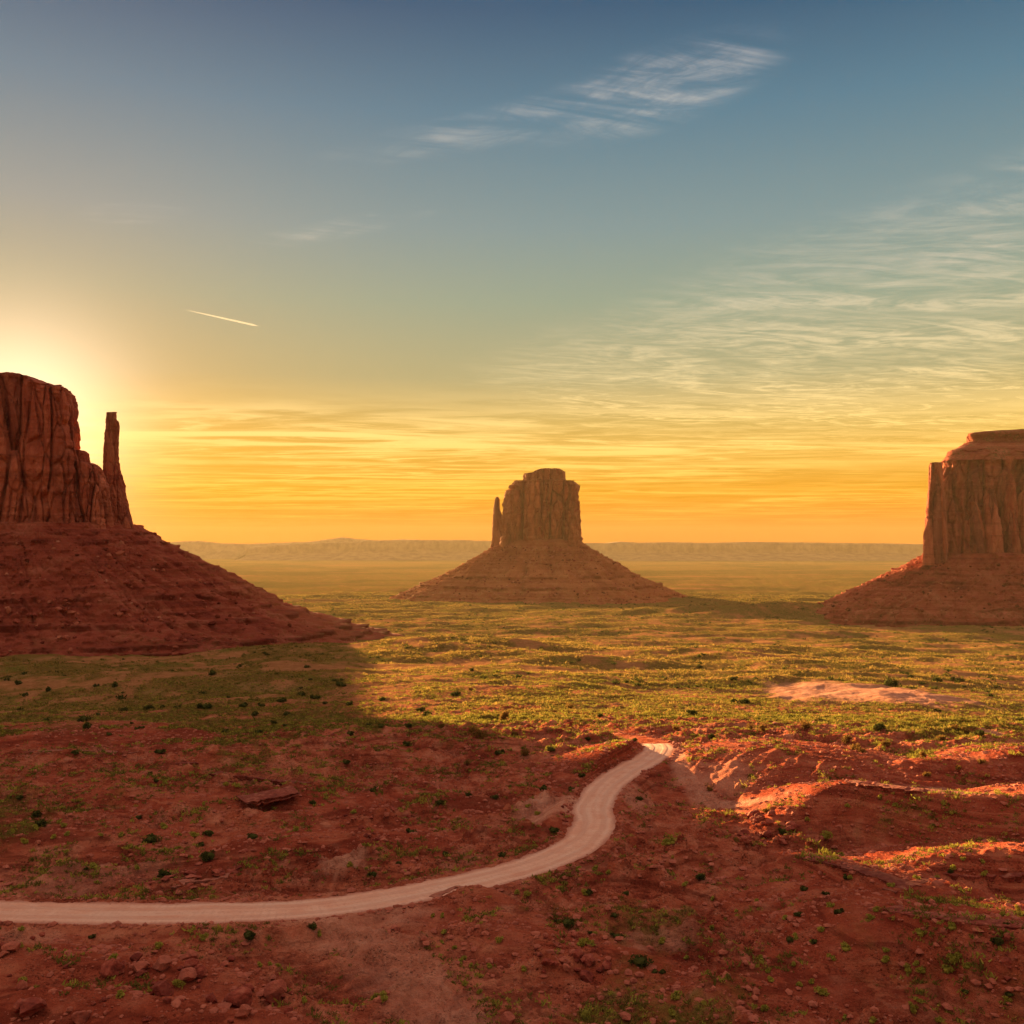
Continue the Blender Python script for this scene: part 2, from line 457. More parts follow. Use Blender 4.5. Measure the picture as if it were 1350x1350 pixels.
    for (px, py, zz, rx, ry, a) in PATCHES:
        cx_, cy_, _ = on_z(px, py, zz)
        q = np.sqrt(((x - cx_) / rx) ** 2 + ((y - cy_) / ry) ** 2)
        m = np.nonzero(q < 2)[0]
        if len(m):
            w = 0.33 * fbm2(x[m] / rx * 1.4, y[m] / ry * 1.4, 17, 4)
            sand[m] = np.maximum(sand[m], a * sst(q[m] + w, 1.15, 0.55))
    for L_, wid, a_ in TRACKS:
        dt_, _ = lines_near(x, y, L_, 12)
        mm = np.nonzero(dt_ < 11)[0]
        if len(mm):
            wv_ = wid * (1 + .45 * fbm2(x[mm] / 4.0, y[mm] / 4.0, 171, 3))
            sand[mm] = np.maximum(sand[mm], a_ * sst(dt_[mm], wv_ * 1.25, wv_ * .55))
    # road bench
    d, j = lines_near(x, y, ROAD, 14)
    m = np.nonzero(d < 13)[0]
    road_m = np.zeros(x.shape)
    if len(m):
        dm = d[m] + 0.35 * gn2(x[m] / 3.0, y[m] / 3.0, 13)
        zr = ROAD[j[m], 2]
        cut = sst(dm, 7.0, ROAD_W + 0.55)
        lip = 0.22 * np.exp(-((dm - ROAD_W - 0.55) / 0.45) ** 2) * (0.6 + 0.8 * gn2(x[m] / 2.2, y[m] / 2.2, 14))
        z[m] = z[m] * (1 - cut) + (zr - 0.06) * cut + lip
        road_m[m] = sst(dm, 5.2, ROAD_W)
    lim = sst(d, ROAD_W + .15, ROAD_W + 1.3)
    spurs(True, lim)
    # sand dune ripples
    sb = np.nonzero((sand > 0.05) & (r > 300))[0]
    if len(sb):
        z[sb] += sand[sb] * (1.3 * gn2(x[sb] / 16.0 + .4, y[sb] / 13.0, 19) + .5)
    return z.reshape(sh), dict(sand=sand.reshape(sh), ridge=ridge_m.reshape(sh), road=road_m.reshape(sh))

def grass_cover(x, y, masks):
    r = np.hypot(x, y)
    n = fbm2(x / 22.0, y / 30.0, 101, 5, 0.65)
    n2 = fbm2(x / 75.0, y / 110.0, 105, 3)
    c = -0.85 + 1.05 * sst(r, 170, 330) + 0.40 * sst(r, 300, 700) + 0.95 * n + 0.85 * n2
    # the flats left of the lit mound are red earth up to the bank
    c = c + 0.40 * np.exp(-(((x - 10) / 110) ** 2 + ((y - 350) / 110) ** 2))
    c = c + 0.35 * np.exp(-(((x + 60) / 55) ** 2 + ((y - 250) / 60) ** 2))
    fr = sst(r, 900, 2200)
    c = c * (1 - fr) + fr * (0.95 + 0.75 * fbm2(x / 900.0, y / 260.0, 111, 4, 0.6))
    c = sst(c, -0.15, 0.75)
    c = c * (1 - masks['sand']) * (1 - masks['road']) * (1 - 0.5 * masks['ridge'])
    return c

# ------------------------------------------------------------------ mesh helpers
def link(o):
    COL.objects.link(o)
    return o

def mesh_np(name, V, quads=None, tris=None, smooth=True, attrs=None):
    me = bpy.data.meshes.new(name)
    V = np.asarray(V, np.float32)
    parts = []; sizes = []
    if quads is not None and len(quads):
        q = np.asarray(quads, np.int32); parts.append(q.ravel()); sizes.append(np.full(len(q), 4, np.int32))
    if tris is not None and len(tris):
        q = np.asarray(tris, np.int32); parts.append(q.ravel()); sizes.append(np.full(len(q), 3, np.int32))
    loops = np.concatenate(parts); sz = np.concatenate(sizes)
    st = np.concatenate([[0], np.cumsum(sz)[:-1]]).astype(np.int32)
    me.vertices.add(len(V)); me.vertices.foreach_set('co', V.ravel())
    me.loops.add(len(loops)); me.loops.foreach_set('vertex_index', loops)
    me.polygons.add(len(sz)); me.polygons.foreach_set('loop_start', st)
    me.update(calc_edges=True)
    me.polygons.foreach_set('use_smooth', np.full(len(sz), smooth, bool))
    if attrs:
        for k, v in attrs.items():
            a = me.attributes.new(k, 'FLOAT', 'POINT')
            a.data.foreach_set('value', np.asarray(v, np.float32).ravel())
    me.validate()
    return me

def obj(name, me, mat=None, parent=None, **props):
    o = bpy.data.objects.new(name, me)
    link(o)
    if mat is not None:
        me.materials.clear(); me.materials.append(mat)
    if parent is not None:
        o.parent = parent
    for k, v in props.items():
        o[k] = v
    return o

def empty(name, loc, **props):
    o = bpy.data.objects.new(name, None)
    link(o); o.location = loc
    for k, v in props.items():
        o[k] = v
    return o

def new_mat(name):
    m = bpy.data.materials.new(name); m.use_nodes = True
    m.node_tree.nodes.clear()
    return m, NT(m.node_tree)

def finish(m, t, shader, disp=None):
    out = t.n('ShaderNodeOutputMaterial')
    t.put(out.inputs[0], shader)
    return m

def principled(t, col, rough=0.9, normal=None, spec=0.15):
    p = t.n('ShaderNodeBsdfPrincipled')
    t.put(p.inputs['Base Color'], col)
    t.put(p.inputs['Roughness'], rough)
    p.inputs['Specular IOR Level'].default_value = spec
    if normal is not None:
        t.put(p.inputs['Normal'], normal)
    return p.outputs[0]

def bump(t, h, strength, dist, normal=None):
    b = t.n('ShaderNodeBump')
    b.inputs['Strength'].default_value = strength
    b.inputs['Distance'].default_value = dist
    t.put(b.inputs['Height'], h)
    if normal is not None:
        t.put(b.inputs['Normal'], normal)
    return b.outputs[0]

def attr(t, name):
    a = t.n('ShaderNodeAttribute'); a.attribute_name = name
    return a.outputs['Fac']

# ------------------------------------------------------------------ materials
def mat_ground():
    m, t = new_mat('desert_ground')
    pos = t.n('ShaderNodeNewGeometry').outputs['Position']
    n_big = t.noise(pos, 0.035, 5, 0.6)
    n_mid = t.noise(pos, 0.33, 6, 0.62)
    n_fine = t.noise(pos, 2.6, 5, 0.65)
    n_peb = t.noise(pos, 9.0, 3, 0.6)
    a = t.ramp(n_big, [(0.32, (.25, .038, .020)), (0.5, (.43, .100, .052)), (0.66, (.58, .20, .112))])
    b = t.ramp(n_mid, [(0.34, (.16, .026, .016)), (0.50, (.44, .108, .056)), (0.68, (.62, .26, .16))])
    soil = t.mix(0.55, a, b)
    soil = t.mix(t.math('MULTIPLY', t.step(n_fine, 0.52, 0.72), 0.45), soil, (.13, .021, .014))
    soil = t.mix(t.math('MULTIPLY', t.step(n_peb, 0.60, 0.74), 0.40), soil, (.60, .27, .18))
    vo = t.n('ShaderNodeTexVoronoi'); t.put(vo.inputs['Vector'], pos); vo.inputs['Scale'].default_value = 3.6
    vr, vg, vb = t.sep(vo.outputs['Color'])
    inside = t.step(vo.outputs['Distance'], .55, .25)
    patch = t.step(t.noise(pos, .16, 5, .65), .46, .60)
    soil = t.mix(t.math('MULTIPLY', t.math('MULTIPLY', t.step(vr, .80, .86), inside), t.math('ADD', .15, t.math('MULTIPLY', patch, .6))), soil, (.62, .27, .18))
    soil = t.mix(t.math('MULTIPLY', t.math('MULTIPLY', t.step(vg, .72, .80), inside), t.math('ADD', .2, t.math('MULTIPLY', patch, .6))), soil, (.10, .016, .011))
    stone_h = t.math('MULTIPLY', t.math('MULTIPLY', inside, t.step(vb, .5, .8)), patch)
    crust = t.step(t.noise(pos, .09, 7, .70, .6), .52, .57)
    soil = t.mix(t.math('MULTIPLY', crust, .38), soil, (.14, .022, .014))
    # the valley floor is tan sand, the benches red shale
    soil = t.mix(t.math('MULTIPLY', attr(t, 'tan'), .75), soil, t.mix(n_mid, (.25, .115, .042), (.42, .215, .085)))
    # shale banks are a deeper red
    soil = t.mix(t.math('MULTIPLY', attr(t, 'ridge'), 0.55), soil, t.mix(n_mid, (.22, .030, .018), (.44, .094, .048)))
    sx, sy, sz = t.sep(pos)
    lay = t.noise(t.comb(t.math('MULTIPLY', sx, .035), t.math('MULTIPLY', sy, .035), t.math('MULTIPLY', sz, 1.3)), 1.0, 5, .65)
    soil = t.mix(t.math('MULTIPLY', t.step(lay, .50, .62), t.math('SUBTRACT', .55, t.math('MULTIPLY', attr(t, 'tan'), .40))), soil, (.11, .017, .011))
    soil = t.mix(t.math('MULTIPLY', t.step(lay, .46, .36), t.math('SUBTRACT', .40, t.math('MULTIPLY', attr(t, 'tan'), .36))), soil, (.58, .20, .108))
    # sand
    sandc = t.mix(n_mid, (.52, .19, .115), (.70, .36, .25))
    soil = t.mix(t.math('MULTIPLY', attr(t, 'sand'), t.math('ADD', .40, t.math('MULTIPLY', t.math('ADD', t.step(n_mid, .36, .56), t.step(n_fine, .40, .55)), .30))), soil, sandc)
    # grass and low scrub cover
    g1 = t.noise(pos, 0.8, 5, 0.7)
    g2 = t.noise(pos, 0.055, 4, 0.6)
    gcol = t.mix(t.step(g2, 0.38, 0.62), (.075, .066, .012), (.150, .105, .020))
    gcol = t.mix(t.step(g1, 0.42, 0.66), gcol, (.215, .140, .032))
    gcol = t.mix(t.math('MULTIPLY', t.step(n_fine, 0.5, 0.7), 0.5), gcol, (.055, .060, .014))
    g3 = t.noise(pos, .030, 5, .65)
    gcol = t.mix(t.math('MULTIPLY', t.step(g3, .50, .60), .75), gcol, (.105, .125, .016))
    gcol = t.mix(t.math('MULTIPLY', t.step(g3, .44, .34), .6), gcol, (.33, .19, .075))
    band = attr(t, 'band')
    gcol = t.mix(t.math('MULTIPLY', band, .85), gcol, (.050, .072, .011))
    cov = t.math('MULTIPLY', attr(t, 'grass'), t.math('ADD', 0.25, t.math('MULTIPLY', t.step(g1, 0.36, 0.58), 0.75)))
    col = t.mix(cov, soil, gcol)
    h = t.math('ADD', t.math('MULTIPLY', n_fine, 0.35), t.math('MULTIPLY', n_peb, 0.10))
    h = t.math('ADD', h, t.math('MULTIPLY', g1, t.math('MULTIPLY', attr(t, 'grass'), 0.8)))
    h = t.math('ADD', h, t.math('MULTIPLY', n_mid, 1.1))
    h = t.math('ADD', h, t.math('MULTIPLY', stone_h, 0.35))
    return finish(m, t, principled(t, col, 0.95, bump(t, h, 1.0, 1.0), 0.0))

def mat_road():
    m, t = new_mat('dirt_road')
    pos = t.n('ShaderNodeNewGeometry').outputs['Position']
    u = attr(t, 'across'); s = attr(t, 'along')
    n1 = t.noise(pos, 0.35, 5, 0.6); n2 = t.noise(pos, 3.0, 5, 0.7)
    rut = t.noise(t.comb(t.math('MULTIPLY', s, 0.05), t.math('MULTIPLY', u, 2.2), 0.0), 1.0, 4, 0.6)
    c = t.mix(t.step(n1, .35, .68), (.68, .33, .225), (.76, .44, .32))
    c = t.mix(t.math('MULTIPLY', t.step(rut, .44, .64), .6), c, (.72, .45, .34))
    c = t.mix(t.math('MULTIPLY', t.step(n2, .52, .7), .4), c, (.48, .19, .125))
    edge = t.step(t.math('ADD', t.math('ABSOLUTE', u), t.math('MULTIPLY', t.math('ADD', n1, n2), .3)), .95, 1.25)
    wash = t.math('SINE', t.math('MULTIPLY', s, 7.0))
    c = t.mix(t.math('MULTIPLY', t.math('MULTIPLY', t.step(wash, .2, 1.0), t.step(n1, .48, .62)), .22), c, (.50, .22, .15))
    c = t.mix(t.math('MULTIPLY', edge, .7), c, (.36, .10, .06))
    wob = t.math('ADD', t.math('ABSOLUTE', u), t.math('MULTIPLY', t.noise(t.comb(t.math('MULTIPLY', s, .06), 0.0, 0.0), 1.0, 3), .5))
    trk = t.math('MULTIPLY', t.step(wob, .45, .58), t.step(wob, .86, .70))
    c = t.mix(t.math('MULTIPLY', trk, t.math('ADD', .12, t.math('MULTIPLY', n1, .35))), c, (.50, .21, .14))
    mid_ = t.step(wob, .36, .22)
    c = t.mix(t.math('MULTIPLY', t.math('MULTIPLY', mid_, t.step(n2, .40, .62)), .30), c, (.46, .17, .11))
    h = t.math('ADD', t.math('MULTIPLY', rut, .6), t.math('ADD', t.math('MULTIPLY', n2, .3), t.math('MULTIPLY', trk, -.5)))
    return finish(m, t, principled(t, c, .95, bump(t, h, .7, .25), .1))

def mat_cliff(name, dark, mid, light, streak):
    m, t = new_mat(name)
    pos = t.n('ShaderNodeNewGeometry').outputs['Position']
    x, y, z = t.sep(pos)
    stretched = t.comb(x, y, t.math('MULTIPLY', z, .22))
    n1 = t.noise(stretched, .05, 6, .62, .6)
    n2 = t.noise(stretched, .22, 5, .65)
    n3 = t.noise(pos, .12, 6, .65)
    flat = t.comb(t.math('MULTIPLY', x, .03), t.math('MULTIPLY', y, .03), z)
    st = t.noise(flat, .16, 4, .6)
    c = t.ramp(n1, [(.32, dark), (.5, mid), (.68, light)])
    c = t.mix(t.math('MULTIPLY', t.step(n2, .52, .74), .30), c, streak)
    pn = attr(t, 'panel')
    c = t.mix(t.math('MULTIPLY', t.step(pn, .62, 1.0), .42), c, light)
    c = t.mix(t.math('MULTIPLY', t.step(pn, .38, 0.0), .45), c, streak)
    c = t.mix(t.math('MULTIPLY', t.step(n3, .5, .7), .45), c, light)
    c = t.mix(t.math('MULTIPLY', t.step(st, .55, .68), .35), c, dark)
    n4 = t.noise(pos, .45, 5, .7)
    h = t.math('ADD', t.math('MULTIPLY', n2, .9), t.math('ADD', t.math('MULTIPLY', n3, 1.2), t.math('ADD', t.math('MULTIPLY', st, .6), t.math('MULTIPLY', n4, .7))))
    return finish(m, t, principled(t, c, .92, bump(t, h, .9, 3.5), .1))

def mat_talus(name, dark, mid, light, green):
    m, t = new_mat(name)
    pos = t.n('ShaderNodeNewGeometry').outputs['Position']
    x, y, z = t.sep(pos)
    n1 = t.noise(pos, .03, 5, .6); n2 = t.noise(pos, .25, 6, .7); n3 = t.noise(pos, 1.1, 4, .7)
    flat = t.comb(t.math('MULTIPLY', x, .02), t.math('MULTIPLY', y, .02), z)
    st = t.noise(flat, .22, 4, .65)
    c = t.ramp(t.math('ADD', t.math('MULTIPLY', st, .45), t.math('MULTIPLY', n1, .55)), [(.36, dark), (.5, mid), (.64, light)])
    c = t.mix(t.math('MULTIPLY', t.step(n2, .42, .66), .6), c, mid)
    c = t.mix(t.math('MULTIPLY', t.step(n3, .56, .72), .6), c, light)
    c = t.mix(t.math('MULTIPLY', t.step(n3, .44, .30), .6), c, dark)
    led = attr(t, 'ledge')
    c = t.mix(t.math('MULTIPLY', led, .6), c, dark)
    g = t.math('MULTIPLY', t.step(n1, .45, .62), t.step(n2, .40, .62))
    c = t.mix(t.math('MULTIPLY', t.math('MULTIPLY', g, attr(t, 'veg')), .75), c, green)
    h = t.math('ADD', t.math('MULTIPLY', n2, 1.2), t.math('MULTIPLY', n3, .7))
    return finish(m, t, principled(t, c, .95, bump(t, h, 1.0, 2.2), .1))

def mat_rock(name, a, b, c_):
    m, t = new_mat(name)
    pos = t.n('ShaderNodeNewGeometry').outputs['Position']
    x, y, z = t.sep(pos)
    n = t.noise(pos, 1.1, 6, .65); n2 = t.noise(pos, 6.0, 4, .6)
    st = t.noise(t.comb(t.math('MULTIPLY', x, .15), t.math('MULTIPLY', y, .15), t.math('MULTIPLY', z, 3.0)), 1.2, 4, .6)
    rnd = t.n('ShaderNodeObjectInfo').outputs['Random']
    c = t.ramp(n, [(.3, a), (.52, b), (.72, c_)])
    c = t.mix(t.math('MULTIPLY', t.step(st, .5, .66), .4), c, a)
    c = t.mix(t.math('MULTIPLY', t.step(rnd, .5, .0), .55), c, a)
    c = t.mix(t.math('MULTIPLY', t.step(rnd, .6, 1.0), .45), c, (c_[0] * 1.1, c_[1] * 1.15, c_[2] * 1.15))
    h = t.math('ADD', t.math('MULTIPLY', n, .7), t.math('ADD', t.math('MULTIPLY', n2, .25), t.math('MULTIPLY', st, .4)))
    return finish(m, t, principled(t, c, .9, bump(t, h, .9, .25), .15))

def mat_rubble():
    m, t = new_mat('talus_rubble')
    rn = t.n('ShaderNodeNewGeometry').outputs['Random Per Island']
    c = t.ramp(rn, [(0.0, (.10, .02, .013)), (.45, (.27, .062, .037)), (.8, (.36, .105, .063)), (1.0, (.46, .18, .115))])
    return finish(m, t, principled(t, c, .95, None, .0))
M_RUBBLE = mat_rubble()

def mat_leaf(name, a, b, trans):
    m, t = new_mat(name)
    pos = t.n('ShaderNodeNewGeometry').outputs['Position']
    n = t.noise(pos, 2.3, 3, .6)
    rnd = t.n('ShaderNodeNewGeometry').outputs['Random Per Island']
    c = t.mix(t.math('MULTIPLY', t.math('ADD', n, rnd), .5), a, b)
    ob = t.n('ShaderNodeObjectInfo').outputs['Random']
    c = t.mix(t.math('MULTIPLY', ob, .35), c, a)
    df = t.n('ShaderNodeBsdfDiffuse'); t.put(df.inputs[0], c)
    tr = t.n('ShaderNodeBsdfTranslucent'); t.put(tr.inputs[0], c)
    mx = t.n('ShaderNodeMixShader'); mx.inputs[0].default_value = trans
    t.put(mx.inputs[1], df.outputs[0]); t.put(mx.inputs[2], tr.outputs[0])
    return finish(m, t, mx.outputs[0])

M_GROUND = mat_ground()
M_ROAD = mat_road()
M_CLIFF = mat_cliff('red_sandstone_cliff', (.17, .034, .021), (.47, .112, .062), (.66, .22, .125), (.13, .058, .050))
M_CLIFF_FAR = mat_cliff('brown_sandstone_cliff', (.22, .068, .028), (.38, .125, .052), (.52, .20, .09), (.17, .06, .03))
M_TALUS = mat_talus('shale_talus', (.16, .025, .016), (.36, .072, .040), (.52, .155, .095), (.11, .085, .022))
M_TALUS_FAR = mat_talus('brown_shale_talus', (.21, .052, .022), (.36, .11, .045), (.48, .18, .085), (.18, .12, .03))
M_ROCK = mat_rock('red_rock', (.12, .020, .014), (.33, .066, .041), (.50, .155, .095))
M_LEDGE = mat_rock('ledge_rock', (.11, .02, .013), (.25, .05, .03), (.45, .17, .11))
M_JUNIPER = mat_leaf('juniper_leaf', (.050, .052, .014), (.115, .115, .030), .30)
M_SAGE = mat_leaf('sage_leaf', (.29, .25, .038), (.54, .47, .09), .28)
M_DRY = mat_leaf('dry_twig', (.17, .085, .022), (.30, .17, .05), .40)
M_GRASS = mat_leaf('dry_grass', (.24, .145, .032), (.44, .285, .080), .45)
M_SCRUB = mat_leaf('scrub_leaf', (.10, .085, .018), (.27, .215, .046), .35)

# ------------------------------------------------------------------ ground sheet
def build_ground():
    rows = [0.8, 2, 4, 8, 14, 22, 32, 44, 55, 62]
    r = 66.0
    while r < 60:
        rows.append(r); r += 2
    while r < 12600:
        rows.append(r)
        h = -np.interp(r, BASE_R, BASE_Z)
        dr = r * r / (F * h) * 1.35
        r += max(0.22, min(dr, r * (0.0036 if r < 420 else 0.0055 if r < 2500 else 0.02)))
    rows = np.array(rows)
    dense = np.linspace(-0.545, 0.545, 1180)
    coarse = np.linspace(0.545, 2 * math.pi - 0.545, 110)[1:-1]
    az = np.concatenate([dense, coarse])
    A, R = np.meshgrid(az, rows)
    X = R * np.sin(A); Y = R * np.cos(A)
    Z, masks = height(X, Y)
    masks['grass'] = grass_cover(X.ravel(), Y.ravel(), {k: v.ravel() for k, v in masks.items()}).reshape(X.shape)
    bd = fbm2(X / 700.0 + .3 * gn2(X / 300, Y / 300, 5), Y / (120.0 + .05 * R), 131, 5, .62)
    masks['tan'] = sst(R + 60 * gn2(X / 45, Y / 45, 161), 240, 430)
    masks['band'] = sst(R, 500, 1800) * sst(bd, -.25, .45)
    nr, nc = X.shape
    V = np.stack([X, Y, Z], -1).reshape(-1, 3)
    i = np.arange(nr - 1)[:, None] * nc; j = np.arange(nc)[None, :]; j2 = (j + 1) % nc
    quads = np.stack([i + j2, i + nc + j2, i + nc + j, i + j], -1).reshape(-1, 4)[:, ::-1]
    Vc = np.vstack([V, [[0, 0, -1.75]]])
    k = len(V)
    jj = np.arange(nc)
    tris = np.stack([jj, (jj + 1) % nc, np.full(nc, k)], -1)
    quads = quads[:, ::-1]
    at = {n: np.append(masks[n].ravel(), 0) for n in ('grass', 'sand', 'ridge', 'band', 'tan')}
    me = mesh_np('ground', Vc, quads, tris[:, ::-1], True, at)
    return obj('ground', me, M_GROUND, kind='structure')
GROUND = build_ground()

def hz(x, y):
    return height(np.atleast_1d(np.asarray(x, float)), np.atleast_1d(np.asarray(y, float)))[0]

def hits(pts, rmin=62, rmax=2600):
    """where the sight lines through photo pixels meet the ground"""
    P = np.array(pts, float)
    dx = (P[:, 0] - CX) / F; dz = -(P[:, 1] - HY) / F
    ys = np.geomspace(rmin, rmax, 420)
    X = dx[:, None] * ys; Y = np.broadcast_to(ys, X.shape)
    H, _ = height(X, Y, True)
    below = (dz[:, None] * ys) < H
    k = np.where(below.any(1), below.argmax(1), len(ys) - 1)
    k0 = np.maximum(k - 1, 0); ii = np.arange(len(P))
    g0 = dz * ys[k0] - H[ii, k0]; g1 = dz * ys[k] - H[ii, k]
    f = np.clip(g0 / np.where(np.abs(g0 - g1) < 1e-6, 1, g0 - g1), 0, 1)
    y = ys[k0] + (ys[k] - ys[k0]) * f
    x = dx * y
    return np.stack([x, y, hz(x, y)], 1)

# ------------------------------------------------------------------ road
def build_road():
    L = ROAD[:int(np.argmax(ROAD[:, 1] > 203.5))]
    nx = 15
    T = np.gradient(L[:, :2], axis=0); T /= np.linalg.norm(T, axis=1)[:, None]
    Nn = np.stack([-T[:, 1], T[:, 0]], 1)
    u = np.linspace(-1, 1, nx)
    arc = np.concatenate([[0], np.cumsum(np.linalg.norm(np.diff(L[:, :2], axis=0), axis=1))])
    wv = ROAD_W * (1 + 0.05 * np.stack([gn2(arc / 1.3, arc * 0 + 1.5, 33), gn2(arc / 1.3, arc * 0 + 5.5, 34)], 1) + 0.08 * np.stack([gn2(arc / 6.0, arc * 0 + 1.5, 3), gn2(arc / 6.0, arc * 0 + 5.5, 4)], 1))
    W = np.where(u[None, :] < 0, wv[:, :1], wv[:, 1:])
    X = L[:, 0, None] + Nn[:, 0, None] * u * W; Y = L[:, 1, None] + Nn[:, 1, None] * u * W
    Z, _ = height(X, Y, False)
    Zc = L[:, 2, None] + np.zeros_like(X)
    Z = np.maximum(np.minimum(Z, Zc + .15), Zc - 0.06) + 0.03 - 0.05 * np.abs(u) ** 6 + 0.02 * gn2(X / 1.7, Y / 1.7, 9)
    n = len(L)
    i = np.arange(n - 1)[:, None] * nx; j = np.arange(nx - 1)[None, :]
    q = np.stack([i + j, i + nx + j, i + nx + j + 1, i + j + 1], -1).reshape(-1, 4)[:, ::-1]
    U = np.broadcast_to(u, X.shape); A = np.broadcast_to(arc[:, None], X.shape)
    me = mesh_np('road', np.stack([X, Y, Z], -1).reshape(-1, 3), q, None, True, {'across': U, 'along': A})
    obj('road', me, M_ROAD, kind='structure')
build_road()

# ------------------------------------------------------------------ buttes
def superell(theta, ax, ay, e):
    c, s = np.cos(theta), np.sin(theta)
    return ax * np.sign(c) * np.abs(c) ** (2 / e), ay * np.sign(s) * np.abs(s) ** (2 / e)

LAST = {}
def loft(levels, n, nz, e, disp, top_noise=1.5, capz=1.0, seed=0, shear=0.0):
    """levels: (z, x_left, x_right, y_front, y_back) from bottom to top; disp(x, y, z, nx, ny) -> outward offset"""
    Lv = np.array(levels, float)
    zs = np.linspace(Lv[0, 0], Lv[-1, 0], nz)
    xl, xr, yf, yb = [np.interp(zs, Lv[:, 0], Lv[:, i]) for i in (1, 2, 3, 4)]
    th0 = np.linspace(0, 2 * math.pi, 4000)
    px, py = superell(th0, (xr - xl).mean() / 2, (yb - yf).mean() / 2, e)
    s = np.concatenate([[0], np.cumsum(np.hypot(np.diff(px), np.diff(py)))])
    th = np.interp(np.linspace(0, s[-1], n, endpoint=False), s, th0)
    ex, ey = superell(th, 1, 1, e)
    X = (xl + xr)[:, None] / 2 + ex * ((xr - xl) / 2)[:, None]
    Y = (yf + yb)[:, None] / 2 + ey * ((yb - yf) / 2)[:, None]
    Z = np.broadcast_to(zs[:, None], X.shape).copy()
    nx = np.sign(ex) * np.abs(ex) ** (e - 1) / (xr - xl).mean(); ny = np.sign(ey) * np.abs(ey) ** (e - 1) / (yb - yf).mean()
    nl = np.hypot(nx, ny) + 1e-9; nx = np.broadcast_to(nx / nl, X.shape); ny = np.broadcast_to(ny / nl, X.shape)
    d = disp(X, Y, Z, nx, ny)
    f = (zs - zs[0]) / (zs[-1] - zs[0])
    tn = top_noise * fbm3(X / 16, Y / 16, X * 0 + 3.3, seed + 5, 3)
    Z = Z + tn * sst(f, .55, 1)[:, None]
    X = X + d * nx; Y = Y + d * ny
    LAST['panel'] = getattr(disp, 'panel', None)
    X = X + shear * (Y - Y.mean())
    # cap: rings drawn in to the centre
    rings = []
    cx_, cy_ = X[-1].mean(), Y[-1].mean()
    for k, q in enumerate((.985, .95, .88, .76, .6, .42, .22, .06)):
        xr_ = cx_ + (X[-1] - cx_) * q; yr_ = cy_ + (Y[-1] - cy_) * q
        zz = Z[-1].mean() * (1 - q) + Z[-1] * q + capz * (1 - q ** 3) + top_noise * .6 * fbm3(xr_ / 9, yr_ / 9, xr_ * 0, seed + 9, 3) * (1 - q)
        rings.append(np.stack([xr_, yr_, zz], -1))
    V = np.stack([X, Y, Z], -1)
    V = np.concatenate([V, np.array(rings)], 0)
    nr = len(V)
    i = np.arange(nr - 1)[:, None] * n; j = np.arange(n)[None, :]; j2 = (j + 1) % n
    q = np.stack([i + j, i + j2, i + n + j2, i + n + j], -1).reshape(-1, 4)
    Vf = np.vstack([V.reshape(-1, 3), [[cx_, cy_, V[-1, :, 2].mean()]]])
    k = len(Vf) - 1; b = (nr - 1) * n; jj = np.arange(n)
    tr = np.stack([b + jj, b + (jj + 1) % n, np.full(n, k)], -1)
    pn = np.concatenate([LAST['panel'].ravel(), np.full(len(Vf) - LAST['panel'].size, .5)])
    PANEL[len(Vf)] = pn
    return Vf, q, tr

PANEL = {}
def cliff_disp(scale, amp, seed, strata=None, base_z=None):
    def f(X, Y, Z, nx, ny):
        wx = X + 0.14 * scale * fbm3(X / scale / 1.6, Y / scale / 1.6, Z / scale / 3, seed + 1, 2)
        wy = Y + 0.14 * scale * fbm3(X / scale / 1.6 + 9, Y / scale / 1.6, Z / scale / 3, seed + 2, 2)
        d = 0
        f1, f2, c = worley3(wx / scale, wy / scale, Z / (scale * 7.0), seed)
        f.panel = c
        d = d + amp * 1.1 * (c - .5) - amp * 1.0 * (1 - sst(f2 - f1, 0, .13)) + amp * .7 * (0.45 - f1)
        s2 = scale * .42
        f1, f2, c = worley3(wx / s2, wy / s2, Z / (s2 * 3.6), seed + 50)
        d = d + amp * .55 * (c - .5) - amp * .5 * (1 - sst(f2 - f1, 0, .14))
        s3 = scale * .2
        f1, f2, c = worley3(X / s3, Y / s3, Z / (s3 * 2.5), seed + 90)
        d = d + amp * .22 * (c - .5)
        d = d + amp * .18 * fbm3(X / scale * 3, Y / scale * 3, Z / scale * 3, seed + 3, 3)
        # bedding
        zz = Z + 0.08 * scale * vn3(X / scale, Y / scale, Z * 0, seed + 7)
        d = d + amp * .17 * gn2(zz / (scale * .22), zz * 0 + 2.2, seed + 8)
        if strata:
            for (z0, z1, a) in strata:
                d = d + a * sst(zz, z0 - .4, z0 + .4) * (1 - sst(zz, z1 - .4, z1 + .4))
        return d
    return f

def pxw(Y):
    """photo pixel -> X and z at distance Y"""
    return (lambda p: (p - CX) / F * Y), (lambda p: (HY - p) / F * Y)

